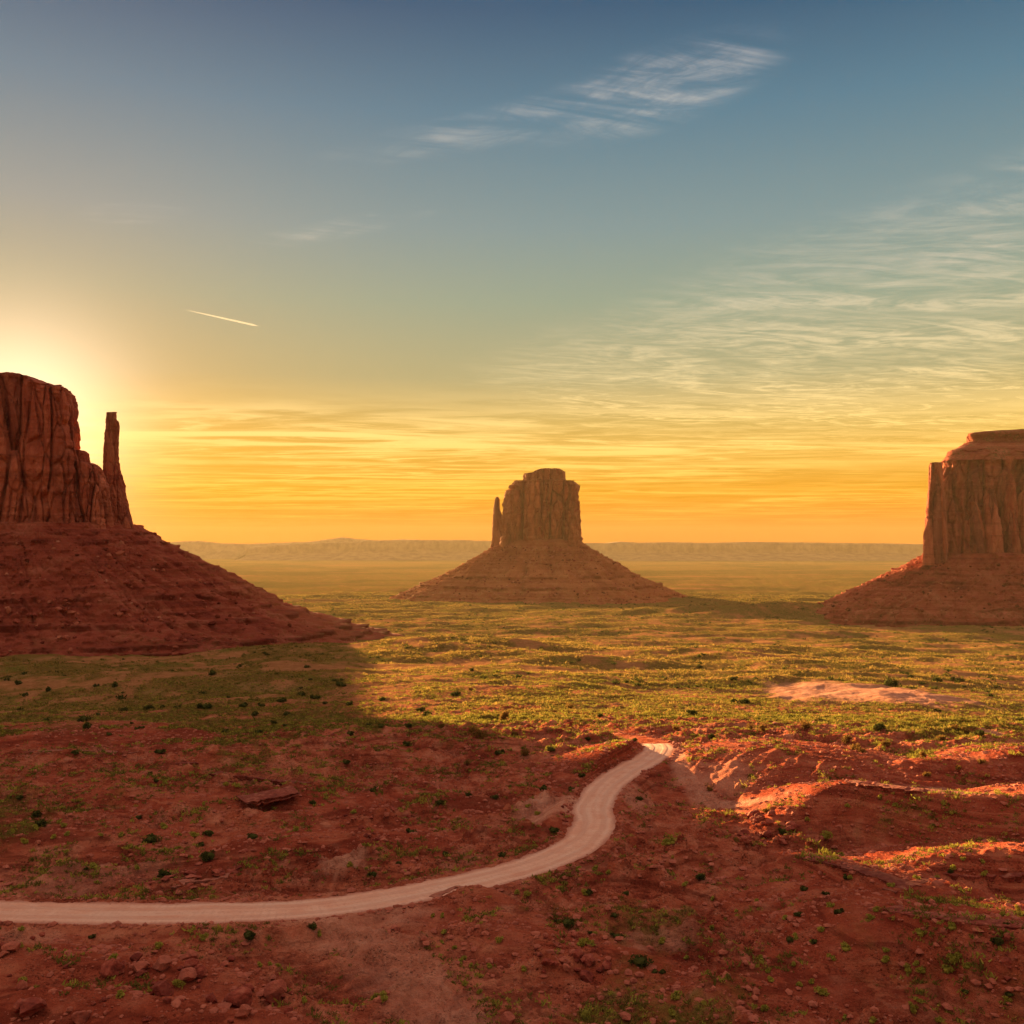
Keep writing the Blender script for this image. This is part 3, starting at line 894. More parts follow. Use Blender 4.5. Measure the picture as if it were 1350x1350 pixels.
RUBBLE = []
def talus(profile, cx, cy, e, ay_ratio, y_off, ledges, seed, n=1000, nz=170, rough=1.6, left=None, shear=0.0, gul=1.0):
    """profile: (z, half width) bottom up round the centre; ledges: (z top, face height, strength)"""
    P = np.array(profile, float)
    zs = np.linspace(P[0, 0], P[-1, 0], nz)
    th0 = np.linspace(0, 2 * math.pi, 4000)
    hw = P[:, 1].mean()
    px, py = superell(th0, hw, hw * ay_ratio, e)
    s = np.concatenate([[0], np.cumsum(np.hypot(np.diff(px), np.diff(py)))])
    # more columns on the side that is seen
    wgt = np.interp(th0, [0, .3, 2.84, 3.14, 3.14 + .2, 6.28 - .2, 6.28], [1, .35, .35, 1, 1.2, 1.2, 1])
    s = np.concatenate([[0], np.cumsum(np.hypot(np.diff(px), np.diff(py)) * wgt[1:])])
    th = np.interp(np.linspace(0, s[-1], n, endpoint=False), s, th0)
    ex, ey = superell(th, 1, 1, e)
    Z = np.broadcast_to(zs[:, None], (nz, n)).copy()
    # ledges modulated round the slope
    ca, sa = np.cos(th), np.sin(th)
    zq = Z + 1.1 * rough * fbm2(np.broadcast_to(th * hw / 60, Z.shape), Z / 70, seed + 2, 3) * sst(Z, zs[0], zs[0] + 10) * sst(-Z, -zs[-1], -zs[-1] + 6)
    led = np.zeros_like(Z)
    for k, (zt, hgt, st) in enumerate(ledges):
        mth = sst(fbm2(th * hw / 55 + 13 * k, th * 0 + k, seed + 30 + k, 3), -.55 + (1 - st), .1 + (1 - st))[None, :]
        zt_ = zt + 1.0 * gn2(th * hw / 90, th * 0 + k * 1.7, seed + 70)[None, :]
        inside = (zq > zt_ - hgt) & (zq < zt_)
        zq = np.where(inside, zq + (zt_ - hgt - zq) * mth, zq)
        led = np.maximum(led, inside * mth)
    R = np.interp(zq, P[:, 0], P[:, 1])
    f = (Z - zs[0]) / (zs[-1] - zs[0])
    # gullies widen downhill
    g = ridged2(np.broadcast_to(th * hw / 38, Z.shape) + .15 * fbm2(Z / 20, Z * 0 + th * 3, seed + 5, 2), Z / 260, seed + 9, 3)
    R = R - gul * 12.0 * (g - .8) * np.sin(np.clip(f, 0, 1) * math.pi) ** .8
    Xc = cx + ex * R
    Yc = cy + y_off + ey * (R * ay_ratio)
    rk = rough * 1.1 * (fbm3(Xc / 14, Yc / 14, Z / 14, seed + 3, 4, .6)) + rough * .9 * np.maximum(fbm3(Xc / 5.0, Yc / 5.0, Z / 5.0, seed + 6, 3) - .12, 0) * 2
    rk = rk * sst(f, 0, .03)
    nl = np.hypot(ex, ey) + 1e-9
    X = Xc + rk * ex / nl; Y = Yc + rk * ey / nl; Z = Z + rk * .5
    X = X + shear * (Y - cy)
    V = np.stack([X, Y, Z], -1).reshape(-1, 3)
    i = np.arange(nz - 1)[:, None] * n; j = np.arange(n)[None, :]; j2 = (j + 1) % n
    q = np.stack([i + j, i + j2, i + n + j2, i + n + j], -1).reshape(-1, 4)
    Vf = np.vstack([V, [[cx, cy + y_off, zs[-1] + 1]]])
    b = (nz - 1) * n; jj = np.arange(n)
    tr = np.stack([b + jj, b + (jj + 1) % n, np.full(n, len(Vf) - 1)], -1)
    veg = np.append((0.25 + .75 * sst(f, .55, .0)).ravel(), 0)
    seen = np.nonzero((Vf[:, 1] < cy - .15 * hw) & (np.append(f.ravel(), 1) > .03) & (np.append(f.ravel(), 1) < .9))[0]
    RUBBLE.append(Vf[np.random.RandomState(seed).choice(seen, 5200)])
    return Vf, q, tr, {'ledge': np.append(led.ravel(), 0), 'veg': veg}

def build_left_butte():
    cy = 960.0
    X, Z = pxw(cy); Zf = pxw(cy - 55)[1]
    root = empty('sandstone_butte', (X(-30), cy, -85), category='butte',
                 label='massive red sandstone butte with a detached thumb spire, hiding the rising sun')
    loc = Vector(root.location)
    def add(name, V, q, tr, mat, at=None):
        V = V - np.array(loc)
        return obj(name, mesh_np(name, V, q, tr, True, at or {'panel': PANEL.get(len(V), np.full(len(V), .5))}), mat, root)
    # main block
    xl = X(-210)
    rows = [(705, 112), (690, 110), (665, 107), (640, 104), (612, 101), (600, 98.5), (590, 96.5), (570, 95), (545, 94.5), (528, 93.5), (521, 91), (517, 85)]
    lv = [(Z(a), xl + (705 - a) * .05, X(b), cy - 62 + (705 - a) * .03, cy + 70) for a, b in rows]
    V, q, tr = loft(lv, 900, 190, 5.0, cliff_disp(26, 6.0, 3, [(Z(530), Z(523), -1.2), (Z(512), Z(500), .8)]), 1.2, 0.5, 4, -.44)
    # the roof rises from the right shoulder to the west
    sh = sst(-V[:, 0], -X(93), -X(52)) * sst(V[:, 2], Z(560), Z(517))
    bump_ = (Z(502) - Z(517)) * sh + 1.2 * np.sin(V[:, 0] / 9.0) * sh
    V[:, 2] += bump_
    add('cliff', V, q, tr, M_CLIFF)
    # lower flake leaning on the west face
    lv = [(Z(a), X(-60), X(b), cy - 84, cy - 40) for a, b in [(700, 9), (690, 8), (660, 7.5), (630, 7), (622, 5), (618, 1)]]
    add('rock_flake', *loft(lv, 260, 80, 4, cliff_disp(14, 3.0, 23), .8, .5, 8), M_CLIFF)
    # saddle between block and thumb, stepping down to the right
    lv = [(Z(a), X(60), X(b), cy - 50 + (705 - a) * .06, cy + 26) for a, b in
          [(705, 158), (690, 155), (665, 151), (645, 148), (632, 142), (622, 137), (617, 131), (613, 122)]]
    V, q, tr = loft(lv, 460, 110, 4.0, cliff_disp(15, 3.6, 33), 1.4, 1.0, 12, -.42)
    add('rock_saddle', V, q, tr, M_CLIFF)
    lv = [(Z(a), X(b), X(c), cy - 16, cy + 4) for a, b, c in [(618, 97, 124), (608, 98.5, 120), (602, 99, 119), (598, 101, 117.5), (595.5, 105, 114)]]
    add('boulder_cap', *loft(lv, 160, 40, 2.6, cliff_disp(8, 1.8, 43), .6, .6, 15), M_CLIFF)
    # thumb
    lv = [(Z(a), X(b), X(c), cy - 18 + (705 - a) * .08, cy + 16 - (705 - a) * .04) for a, b, c in
          [(712, 132, 178), (700, 134, 176.5), (690, 135, 174), (672, 136, 169.5), (655, 136, 166), (640, 136, 164.5), (632, 136, 162), (624, 136.5, 159), (617, 136.5, 157.5),
           (604, 136.8, 156), (590, 137, 155.5), (577, 138, 157), (563, 139.5, 158), (556, 139.8, 157), (553, 139, 153.8), (548, 139, 153.6), (544, 140, 153)]]
    add('spire', *loft(lv, 240, 190, 3.2, cliff_disp(9, 1.5, 53), .4, .5, 18, -.40), M_CLIFF)
    # talus skirt
    ctr = X(-30)
    prof = [(895, 660), (868, 585), (850, 520), (840, 482), (832, 455), (824, 428), (812, 390), (804, 366), (800, 356), (797, 352), (786, 336), (770, 306), (752, 274), (735, 244), (724, 222), (716, 206), (708, 195), (702, 186), (698, 178), (692, 172)]
    prof = [(Z(a), X(b) - ctr) for a, b in prof]
    led = [(Z(703), 2.4, .9), (Z(715), 2.8, .85), (Z(745), 2.0, .4), (Z(778), 4.0, .8), (Z(797), 2.2, .5), (Z(806), 4.6, .8), (Z(826), 3.4, 1.0), (Z(833), 3.4, 1.0), (Z(840), 3.2, 1.0), (Z(848), 3.0, .95)]
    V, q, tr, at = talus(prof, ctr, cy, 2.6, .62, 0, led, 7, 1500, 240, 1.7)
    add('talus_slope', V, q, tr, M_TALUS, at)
    return root, (ctr, cy, prof)
BUTTE_L, TAL_L = build_left_butte()

def build_centre_butte():
    cy = 2300.0
    X, Z = pxw(cy)
    root = empty('sandstone_butte', (X(710), cy, -119), category='butte',
                 label='hazy brown butte with a thin left spire, alone in the middle of the plain')
    loc = Vector(root.location)
    def add(name, V, q, tr, mat, at=None):
        return obj(name, mesh_np(name, V - np.array(loc), q, tr, True, at or {'panel': PANEL.get(len(V), np.full(len(V), .5))}), mat, root)
    rows = [(728, 657, 766), (713, 659, 765), (700, 662, 764.2), (688, 665, 763.5), (670, 667.5, 762), (657, 669.5, 761), (648, 672, 760.3), (642, 675, 760), (638, 678.5, 759), (635.5, 683, 757.5)]
    lv = [(Z(a), X(b), X(c), cy - 75, cy + 75) for a, b, c in rows]
    V, q, tr = loft(lv, 620, 130, 5.5, cliff_disp(30, 12.0, 103, [(Z(641), Z(637), -2.0)]), 1.2, .5, 24)
    add('cliff', V, q, tr, M_CLIFF_FAR)
    lv = [(Z(a), X(b), X(c), cy - 58, cy + 55) for a, b, c in [(638, 690, 745), (633.5, 689, 744.5), (632, 690.5, 743.5), (627.5, 690, 743.5), (625.5, 691.5, 743.5), (624.8, 697, 743), (624, 703, 742.8), (622, 703, 742), (619.8, 711, 737)]]
    add('cap_rock', *loft(lv, 420, 60, 4.0, cliff_disp(17, 4.0, 113), .9, 1.0, 27), M_CLIFF_FAR)
    lv = [(Z(a), X(b), X(c), cy - 24, cy + 24) for a, b, c in
          [(726, 645, 676), (713, 648.5, 674), (700, 649, 672), (688, 649.6, 670), (684, 650, 668), (681, 650.3, 664), (678, 650.6, 661), (674, 651, 659.5), (668, 651.5, 658.5), (662, 652, 658.6), (658, 652.6, 658.2), (655.5, 654, 657)]]
    add('spire', *loft(lv, 200, 110, 2.6, cliff_disp(11, 2.0, 123), .4, .6, 29), M_CLIFF_FAR)
    ctr = X(712)
    prof = [(806, 975), (797, 925), (788, 902), (782, 887), (777, 877), (768, 857), (761, 838), (752, 822), (745, 812), (735, 794), (728, 783), (721, 773), (715, 764), (711, 752)]
    prof = [(Z(a), X(b) - ctr) for a, b in prof]
    led = [(Z(722), 3, .5), (Z(741), 3, .6), (Z(757), 5, .9), (Z(769), 6, .9), (Z(781), 3, .8), (Z(790), 3, .8)]
    V, q, tr, at = talus(prof, ctr, cy, 2.2, .95, 0, led, 107, 1000, 150, 2.4, gul=1.3)
    add('talus_slope', V, q, tr, M_TALUS_FAR, at)
    return root, (ctr, cy, prof)
BUTTE_C, TAL_C = build_centre_butte()

def build_right_butte():
    cy = 1560.0
    X, Z = pxw(cy); Zf = pxw(cy - 70)[1]
    root = empty('sandstone_butte', (X(1420), cy, -100), category='butte',
                 label='broad dark red butte with a sloping grassy cap, cut off by the photo edge')
    loc = Vector(root.location)
    def add(name, V, q, tr, mat, at=None):
        return obj(name, mesh_np(name, V - np.array(loc), q, tr, True, at or {'panel': PANEL.get(len(V), np.full(len(V), .5))}), mat, root)
    xr = X(1640)
    rows = [(750, 1226), (734, 1227), (720, 1227), (700, 1228), (690, 1229), (670, 1232), (654, 1235), (636, 1240), (624, 1244), (617, 1246), (612, 1248), (608, 1251)]
    lv = [(Z(a), X(b), xr, cy - 95 + (750 - a) * .12, cy + 110) for a, b in rows]
    V, q, tr = loft(lv, 950, 190, 9.0, cliff_disp(30, 9.0, 203, [(Z(622), Z(616), -1.5), (Z(613), Z(606), 1.5)]), 1.5, .5, 34, .42)
    add('cliff', V, q, tr, M_CLIFF)
    Xp, Zp = pxw(cy - 100)
    lv = [(Zp(a), Xp(b), Xp(c), cy - 128, cy - 70) for a, b, c in [(745, 1217, 1250), (725, 1217.5, 1249), (700, 1218.5, 1248), (670, 1222, 1246), (650, 1224, 1244), (630, 1225.5, 1243), (616, 1226, 1242), (611.5, 1227, 1241)]]
    add('rock_pillar', *loft(lv, 240, 140, 6.0, cliff_disp(16, 2.0, 213), .6, .4, 37, .42), M_CLIFF)
    # slabs leaning on the face
    for (x0, x1, ytop, yo, sd) in [(1300, 1322, 640, -112, 1), (1318, 1340, 598, -108, 2), (1262, 1276, 650, -108, 3), (1282, 1298, 625, -106, 4), (1338, 1362, 655, -116, 5), (1243, 1258, 665, -100, 6)]:
        yo -= 9
        lv = [(Z(748), X(x0 - 3), X(x1 + 4), cy + yo, cy - 60), (Z(700), X(x0 - 1), X(x1 + 2), cy + yo + 5, cy - 60), (Z(ytop + 22), X(x0 + 1), X(x1), cy + yo + 10, cy - 60),
              (Z(ytop + 8), X(x0 + 4), X(x1 - 3), cy + yo + 13, cy - 60), (Z(ytop), X(x0 + 7), X(x1 - 7), cy + yo + 17, cy - 62)]
        add('rock_flake', *loft(lv, 130, 80, 3.0, cliff_disp(14, 2.6, 220 + sd), 1.0, .4, 40 + sd), M_CLIFF)
    # sloping cap of softer beds
    lv = [(Z(a), X(b), xr - 30, cy + o, cy + 90) for a, b, o in [(612, 1246, -86), (604, 1253.5, -78), (602, 1254, -74), (597, 1256, -66), (595, 1262, -60), (585, 1278, -36), (583, 1286, -32), (581, 1286.5, -30), (575, 1283.5, -36), (572.5, 1284, -36), (570.5, 1288, -30), (567, 1325, -10), (565, 1350, 0)]]
    V, q, tr = loft(lv, 620, 80, 6.0, cliff_disp(20, 2.4, 233), .8, 1.0, 47, .40)
    add('cap_rock', V, q, tr, M_TALUS, {'ledge': np.zeros(len(V)), 'veg': np.full(len(V), .9)})
    ctr = X(1420)
    prof = [(838, 1030), (822, 1056), (810, 1075), (800, 1088), (793, 1100), (788, 1110), (780, 1128), (770, 1150), (762, 1166), (754, 1181), (752, 1184), (744, 1199), (737, 1212), (730, 1222)]
    prof = [(Z(a), ctr - X(b)) for a, b in prof]
    led = [(Z(752), 3, .7), (Z(762), 4, .8), (Z(790), 3, .7), (Z(803), 4, .9), (Z(815), 3, .9)]
    V, q, tr, at = talus(prof, ctr, cy, 2.8, .70, 0, led, 207, 1200, 170, 2.2, shear=.38, gul=1.1)
    at['veg'] = np.minimum(1, at['veg'] * 1.2)
    add('talus_slope', V, q, tr, M_TALUS, at)
    return root, (ctr, cy, prof)
BUTTE_R, TAL_R = build_right_butte()

# ------------------------------------------------------------------ far mesas and mountains
def far_mesa(name, pxs, dist, depth, label=None, seed=0, kind=None, base=-140, rough=8.0):
    """pxs: (px, py) skyline at distance dist; a long block with cliff rim and skirt"""
    P = np.array(pxs, float)
    n = 420
    px = np.linspace(P[0, 0], P[-1, 0], n)
    zt = (HY - np.interp(px, P[:, 0], P[:, 1])) / F * dist
    X = (px - CX) / F * dist
    wob = 90 * fbm2(X / 500, X * 0 + seed, seed, 4, .6)
    zt = zt + rough * .35 * fbm2(X / 160, X * 0 + 2.0, seed + 4, 3)
    prof = [(-.62, 0.0), (-.40, .30), (-.30, .46), (-.285, .60), (-.27, .93), (-.22, 1.0), (0, 1.0), (.3, 1.0), (.36, .5), (.6, 0)]
    V = []
    if kind:
        prof = [(-.62, 0.0), (-.4, .25), (-.2, .6), (-.05, .93), (0, 1.0), (.05, .9), (.3, .4), (.6, 0)]
    for (o, h) in prof:
        zz = base + (zt - base) * h
        V.append(np.stack([X + (0 if h > .6 else 40 * gn2(X / 350, X * 0 + o * 7, seed + 9)), dist + o * depth + wob + (1 - h) * 70 * gn2(X / 420, X * 0 + o * 3, seed + 6), zz + rough * .3 * (1 - h) * gn2(X / 260, X * 0 + o * 9, seed + 2)], -1))
    V = np.array(V); m = len(prof)
    i = np.arange(m - 1)[:, None] * n; j = np.arange(n - 1)[None, :]
    q = np.stack([i + j, i + j + 1, i + n + j + 1, i + n + j], -1).reshape(-1, 4)
    Vf = V.reshape(-1, 3)
    caps = []
    for c in (0, n - 1):
        ids = [k * n + c for k in range(m)]
        for k in range(1, m - 1):
            caps.append([ids[0], ids[k], ids[k + 1]] if c else [ids[0], ids[k + 1], ids[k]])
    o = mesh_np(name, Vf, q, caps, True)
    if kind:
        return obj(name, o, M_TALUS_FAR_PLAIN, kind=kind)
    return obj(name, o, M_TALUS_FAR_PLAIN, category='mesa', label=label)

def mat_far():
    m, t = new_mat('far_rock')
    pos = t.n('ShaderNodeNewGeometry').outputs['Position']
    n = t.noise(pos, .01, 5, .6)
    c = t.ramp(n, [(.35, (.13, .06, .035)), (.65, (.25, .14, .07))])
    return finish(m, t, principled(t, c, .95, None, .1))
M_TALUS_FAR_PLAIN = mat_far()
far_mesa('mesa', [(700, 716), (785, 716), (800, 716), (815, 714.2), (840, 715.5), (880, 715), (930, 715.8), (980, 714.5), (1060, 715.5), (1150, 716.5), (1240, 718), (1330, 718)], 11000, 1500,
         'long flat grey mesa on the horizon between the middle and right buttes', 301)
far_mesa('mesa', [(340, 722), (370, 718), (420, 716), (480, 714.5), (492, 712.5), (540, 712.5), (600, 712), (640, 713), (690, 714), (720, 716)], 11300, 1500,
         'long pale mesa on the horizon left of the middle butte', 311)
far_mesa('hills', [(170, 724), (205, 718), (235, 714), (262, 713), (290, 716), (330, 717), (380, 715), (410, 714), (440, 710), (452, 708), (470, 710.5), (500, 712.5), (530, 711), (550, 711.5), (575, 714), (600, 717), (640, 721)], 12300, 500, None, 331, 'structure', -140, 14)

# ------------------------------------------------------------------ haze
def build_haze():
    m, t = new_mat('desert_haze')
    v = t.n('ShaderNodeVolumePrincipled')
    v.inputs['Color'].default_value = (.94, .74, .44, 1)
    v.inputs['Density'].default_value = HAZE_D
    v.inputs['Anisotropy'].default_value = 0.12
    out = t.n('ShaderNodeOutputMaterial')
    t.t.links.new(v.outputs[0], out.inputs[1])
    r, z0, z1 = 12900.0, -200.0, 260.0
    V = [(x, y, z) for z in (z0, z1) for x, y in ((-r, -r), (r, -r), (r, r), (-r, r))]
    q = [(3, 2, 1, 0), (4, 5, 6, 7), (0, 1, 5, 4), (1, 2, 6, 5), (2, 3, 7, 6), (3, 0, 4, 7)]
    obj('haze', mesh_np('haze', V, q, None, False), m, kind='stuff')
HAZE_D = 1.6e-5
build_haze()

# ------------------------------------------------------------------ placement by line of sight
bpy.context.view_layer.update()
DEPS = bpy.context.evaluated_depsgraph_get()

def sight(px, py):
    """first surface met along the line of sight through a photo pixel"""
    d = Vector(((px - CX) / F, 1.0, -(py - HY) / F)).normalized()
    ok, loc, nor, idx, o, mtx = sc.ray_cast(DEPS, Vector((0, 0, 0)), d, distance=6000)
    return (loc, nor, o) if ok and o.name != 'haze' else (None, None, None)

ORD = ['leftmost', 'second-from-left', 'third-from-left', 'fourth-from-left', 'fifth-from-left', 'sixth-from-left', 'seventh-from-left',
       'eighth-from-left', 'ninth-from-left', 'tenth-from-left', 'eleventh-from-left', 'twelfth-from-left', 'thirteenth-from-left', 'fourteenth-from-left']

# ------------------------------------------------------------------ rock ledges
def ledge(pts, thick, depth, jag, seed, label, over=0.35, up=0.12):
    P = []
    for px, py in pts:
        loc, nor, o = sight(px, py)
        if loc is not None:
            P.append(tuple(loc))
    L = dense_line(P, 0.22)
    n = len(L)
    T = np.gradient(L[:, :2], axis=0); T /= np.linalg.norm(T, axis=1)[:, None] + 1e-9
    T[:, :] = np.stack([np.convolve(np.pad(T[:, k], 12, 'edge'), np.ones(25) / 25, 'valid') for k in (0, 1)], 1)
    Fr = np.stack([T[:, 1], -T[:, 0]], 1)                     # towards the viewer for a left-to-right line
    arc = np.arange(n) * 0.22
    # broken blocks along the edge
    blk = np.floor(arc / 1.1 + .8 * gn2(arc / 2.5, arc * 0 + seed, seed))
    h = hsh(blk, blk * 0 + 3, 0, seed).astype(float) / 4294967296.0
    h2 = hsh(blk, blk * 0 + 5, 0, seed).astype(float) / 4294967296.0
    fo = over + jag * (h - .5) + jag * .5 * gn2(arc / .7, arc * 0 + 1, seed + 1)
    ends = sst(arc, 0, 1.6) * sst(-arc, -arc[-1], -arc[-1] + 1.6)
    th = thick * (0.55 + .7 * h2) * (0.25 + .75 * ends)
    zt = np.array([L[i, 2] for i in range(n)])
    zt = np.convolve(np.pad(zt, 8, 'edge'), np.ones(17) / 17, 'valid') + up + .10 * (h2 - .5)
    prof = [(-depth, -.25, 0), (-depth * .5, 0.02, 0), (-.25, .04, 0), (0, 0, .75), (0, -.06, 1), (0, -.5, .9), (0, -.55, 1.12), (0, -.95, .85), (0, -1.0, .5), (-depth * .5, -1.1, 0), (-depth, -1.0, 0)]
    m = len(prof)
    V = []
    for k, (o_, hz_, ff) in enumerate(prof):
        off = o_ + ff * fo + .06 * gn2(arc / .35, arc * 0 + k, seed + k)
        V.append(np.stack([L[:, 0] + Fr[:, 0] * off, L[:, 1] + Fr[:, 1] * off, zt + hz_ * th + .03 * gn2(arc / .5, arc * 0 + k * 2.0, seed + 20 + k)], -1))
    V = np.array(V)
    i = np.arange(m)[:, None] * n; i2 = ((np.arange(m) + 1) % m)[:, None] * n; j = np.arange(n - 1)[None, :]
    q = np.stack([i + j, i + j + 1, i2 + j + 1, i2 + j], -1).reshape(-1, 4)
    caps = []
    for c in (0, n - 1):
        ids = [k * n + c for k in range(m)]
        for k in range(1, m - 1):
            caps.append([ids[0], ids[k], ids[k + 1]] if not c else [ids[0], ids[k + 1], ids[k]])
    Vf = V.reshape(-1, 3)
    c0 = Vf.mean(0)
    o = obj('rock_ledge', mesh_np('rock_ledge', Vf - c0, q, caps, False), M_LEDGE, None, category='rock ledge', label=label, group='rock ledges capping the red banks')
    o.location = c0
    return o

ledge([(1116, 1032), (1160, 1037), (1200, 1042), (1262, 1048), (1314, 1053)], .75, 2.5, .7, 501, 'long thin ledge capping the farthest dark red slope right of the road')
ledge([(1058, 1133), (1095, 1139), (1130, 1148), (1160, 1158), (1184, 1169)], .6, 2.2, .6, 502, 'short thin ledge slanting down the dark slope between two longer ledges')
ledge([(1243, 1152), (1280, 1156), (1320, 1155), (1380, 1153)], 1.3, 2.5, .9, 503, 'thick broken rock band in shadow under the red knoll at the right edge')
ledge([(1168, 1200), (1210, 1207), (1255, 1214), (1300, 1218), (1350, 1224), (1400, 1228)], .8, 2.2, .6, 504, 'long pale-edged ledge above the nearest dark red slope')
ledge([(318, 1064), (340, 1060), (362, 1055), (390, 1050)], 1.1, 3.0, 1.0, 505, 'dark overhanging slab with a black hollow beneath it, behind the road', 2.4, 1.25)
ledge([(205, 1008), (235, 1006), (262, 1007)], .6, 1.8, .6, 506, 'short low ledge on the left red bank, farther of two short ones')
ledge([(278, 1020), (310, 1022), (350, 1028), (400, 1034)], .8, 2.0, .7, 507, 'low red rock step just behind the overhanging slab')
ledge([(574, 1184), (588, 1176), (604, 1171), (624, 1172)], .4, .9, .35, 508, 'small crumbling ledge on the mound beside the road edge')
ledge([(40, 992), (80, 990), (130, 991), (165, 994)], .6, 2.0, .6, 509, 'low dark ledge at the left end of the red bank')
ledge([(225, 1170), (245, 1164), (275, 1160), (300, 1157)], .5, 1.6, .6, 510, 'flat slab ledge beside the dark shrub just behind the road')
ledge([(1180, 1178), (1205, 1168), (1240, 1160)], .7, 1.6, .7, 511, 'short dark ledge rising to the knoll at the right edge')

# ------------------------------------------------------------------ boulders
def icosphere(sub):
    t_ = (1 + 5 ** .5) / 2
    V = [(-1, t_, 0), (1, t_, 0), (-1, -t_, 0), (1, -t_, 0), (0, -1, t_), (0, 1, t_), (0, -1, -t_), (0, 1, -t_), (t_, 0, -1), (t_, 0, 1), (-t_, 0, -1), (-t_, 0, 1)]
    V = [np.array(v) / np.linalg.norm(v) for v in V]
    T = [(0, 11, 5), (0, 5, 1), (0, 1, 7), (0, 7, 10), (0, 10, 11), (1, 5, 9), (5, 11, 4), (11, 10, 2), (10, 7, 6), (7, 1, 8), (3, 9, 4), (3, 4, 2), (3, 2, 6), (3, 6, 8), (3, 8, 9), (4, 9, 5), (2, 4, 11), (6, 2, 10), (8, 6, 7), (9, 8, 1)]
    for _ in range(sub):
        cache = {}; T2 = []
        def mid(a, b):
            k = (min(a, b), max(a, b))
            if k not in cache:
                v = V[a] + V[b]; V.append(v / np.linalg.norm(v)); cache[k] = len(V) - 1
            return cache[k]
        for a, b, c in T:
            ab, bc, ca = mid(a, b), mid(b, c), mid(c, a)
            T2 += [(a, ab, ca), (b, bc, ab), (c, ca, bc), (ab, bc, ca)]
        T = T2
    return np.array(V), np.array(T)

def rock_verts(seed, flat, sub=3):
    V, T = icosphere(sub)
    rs = np.random.RandomState(seed)
    V = V.copy()
    # cut with random planes for flat fracture faces
    for k in range(11):
        nrm = rs.normal(size=3); nrm /= np.linalg.norm(nrm)
        c = rs.uniform(.48, .85)
        d = V @ nrm
        V = V - np.maximum(d - c, 0)[:, None] * nrm * .95
    V = V * np.array([rs.uniform(.85, 1.25), rs.uniform(.7, 1.1), flat * rs.uniform(.8, 1.2)])
    V = V + .05 * np.stack([fbm3(V[:, 0] * 3 + a, V[:, 1] * 3, V[:, 2] * 3, seed + a, 3) for a in (1, 2, 3)], 1)
    return V, T

ROCKS = {}
for kind, flat in (('boulder', .72), ('slab', .32)):
    for k in range(7):
        V, T = rock_verts(700 + k + (50 if kind == 'slab' else 0), flat)
        me = mesh_np(kind, V, None, T, False); me.materials.append(M_ROCK)
        ROCKS[(kind, k)] = me
rnd = random.Random(11)

def boulder(px, py, size, kind='boulder', sink=.25):
    loc, nor, on = sight(px, py)
    if loc is None:
        return None
    o = bpy.data.objects.new('boulder' if kind == 'boulder' else 'rock_slab', ROCKS[(kind, rnd.randrange(7))])
    link(o)
    o.location = loc + Vector((0, 0, size * (.72 if kind == 'boulder' else .32) * (.5 - sink)))
    o.rotation_euler = (rnd.uniform(-.25, .25), rnd.uniform(-.25, .25), rnd.uniform(0, 6.28))
    o.scale = (size * rnd.uniform(.85, 1.2) / 2,) * 3
    return o

def rock_field(n, poly, smin, smax, kind, label, group, cat, big=None):
    """rocks inside a pixel polygon, all alike: one shared label per field"""
    xs = [p[0] for p in poly]; ys = [p[1] for p in poly]
    out = []
    tries = 0
    while len(out) < n and tries < n * 40:
        tries += 1
        px, py = rnd.uniform(min(xs), max(xs)), rnd.uniform(min(ys), max(ys))
        ins = False
        for i in range(len(poly)):
            (x1, y1), (x2, y2) = poly[i], poly[i - 1]
            if (y1 > py) != (y2 > py) and px < (x2 - x1) * (py - y1) / (y2 - y1) + x1:
                ins = not ins
        if not ins or gn2(np.array([px / 38.0]), np.array([py / 20.0]), 77)[0] < -.12:
            continue
        s_ = smin + (smax - smin) * rnd.random() ** 2.6
        o = boulder(px, py, s_, kind)
        if o:
            o['label'] = label; o['group'] = group; o['category'] = cat
            out.append(o)
    return out

rock_field(62, [(0, 1240), (60, 1225), (180, 1228), (300, 1262), (400, 1300), (400, 1350), (0, 1350)], .5, 2.4, 'boulder', 'dark red boulder on the rocky rise in the bottom left corner', 'boulders on the near left rise', 'boulder')
rock_field(26, [(165, 1175), (230, 1150), (300, 1122), (340, 1118), (320, 1150), (250, 1180)], .8, 2.2, 'slab', 'tilted flat slab beside the dark shrubs just behind the road', 'flat slabs behind the road', 'rock slab')
rock_field(34, [(940, 1085), (975, 1066), (1040, 1080), (1080, 1102), (1060, 1116), (985, 1112)], .5, 1.9, 'boulder', 'red boulder tumbled below the sunlit spur right of the road', 'boulders below the sunlit spur', 'boulder')
rock_field(34, [(455, 1075), (520, 1062), (570, 1080), (560, 1110), (490, 1112), (450, 1100)], .4, 1.2, 'boulder', 'small boulder of the dark rubble patch behind the road', 'rubble left of the road bend', 'boulder')
rock_field(30, [(705, 1240), (740, 1228), (800, 1250), (810, 1290), (760, 1300), (710, 1280)], .5, 1.5, 'boulder', 'dark boulder beside the big dark shrub near the bottom centre', 'boulders near the bottom centre', 'boulder')
rock_field(14, [(738, 1092), (740, 1055), (752, 1046), (760, 1050), (749, 1072), (747, 1098)], .45, .9, 'boulder', 'pale stone lining the outer edge of the road bend', 'stones lining the road bend', 'stone')
rock_field(24, [(1255, 1235), (1350, 1225), (1350, 1310), (1290, 1290)], .25, .8, 'boulder', 'pale stone on the nearest dark slope below the right ledge', 'pale stones on the near right slope', 'stone')
rock_field(48, [(20, 770), (110, 760), (200, 765), (270, 790), (330, 830), (300, 850), (120, 850), (20, 830)], 2.5, 8.0, 'boulder', 'large fallen block on the talus of the left butte', 'fallen blocks on the left talus', 'boulder')
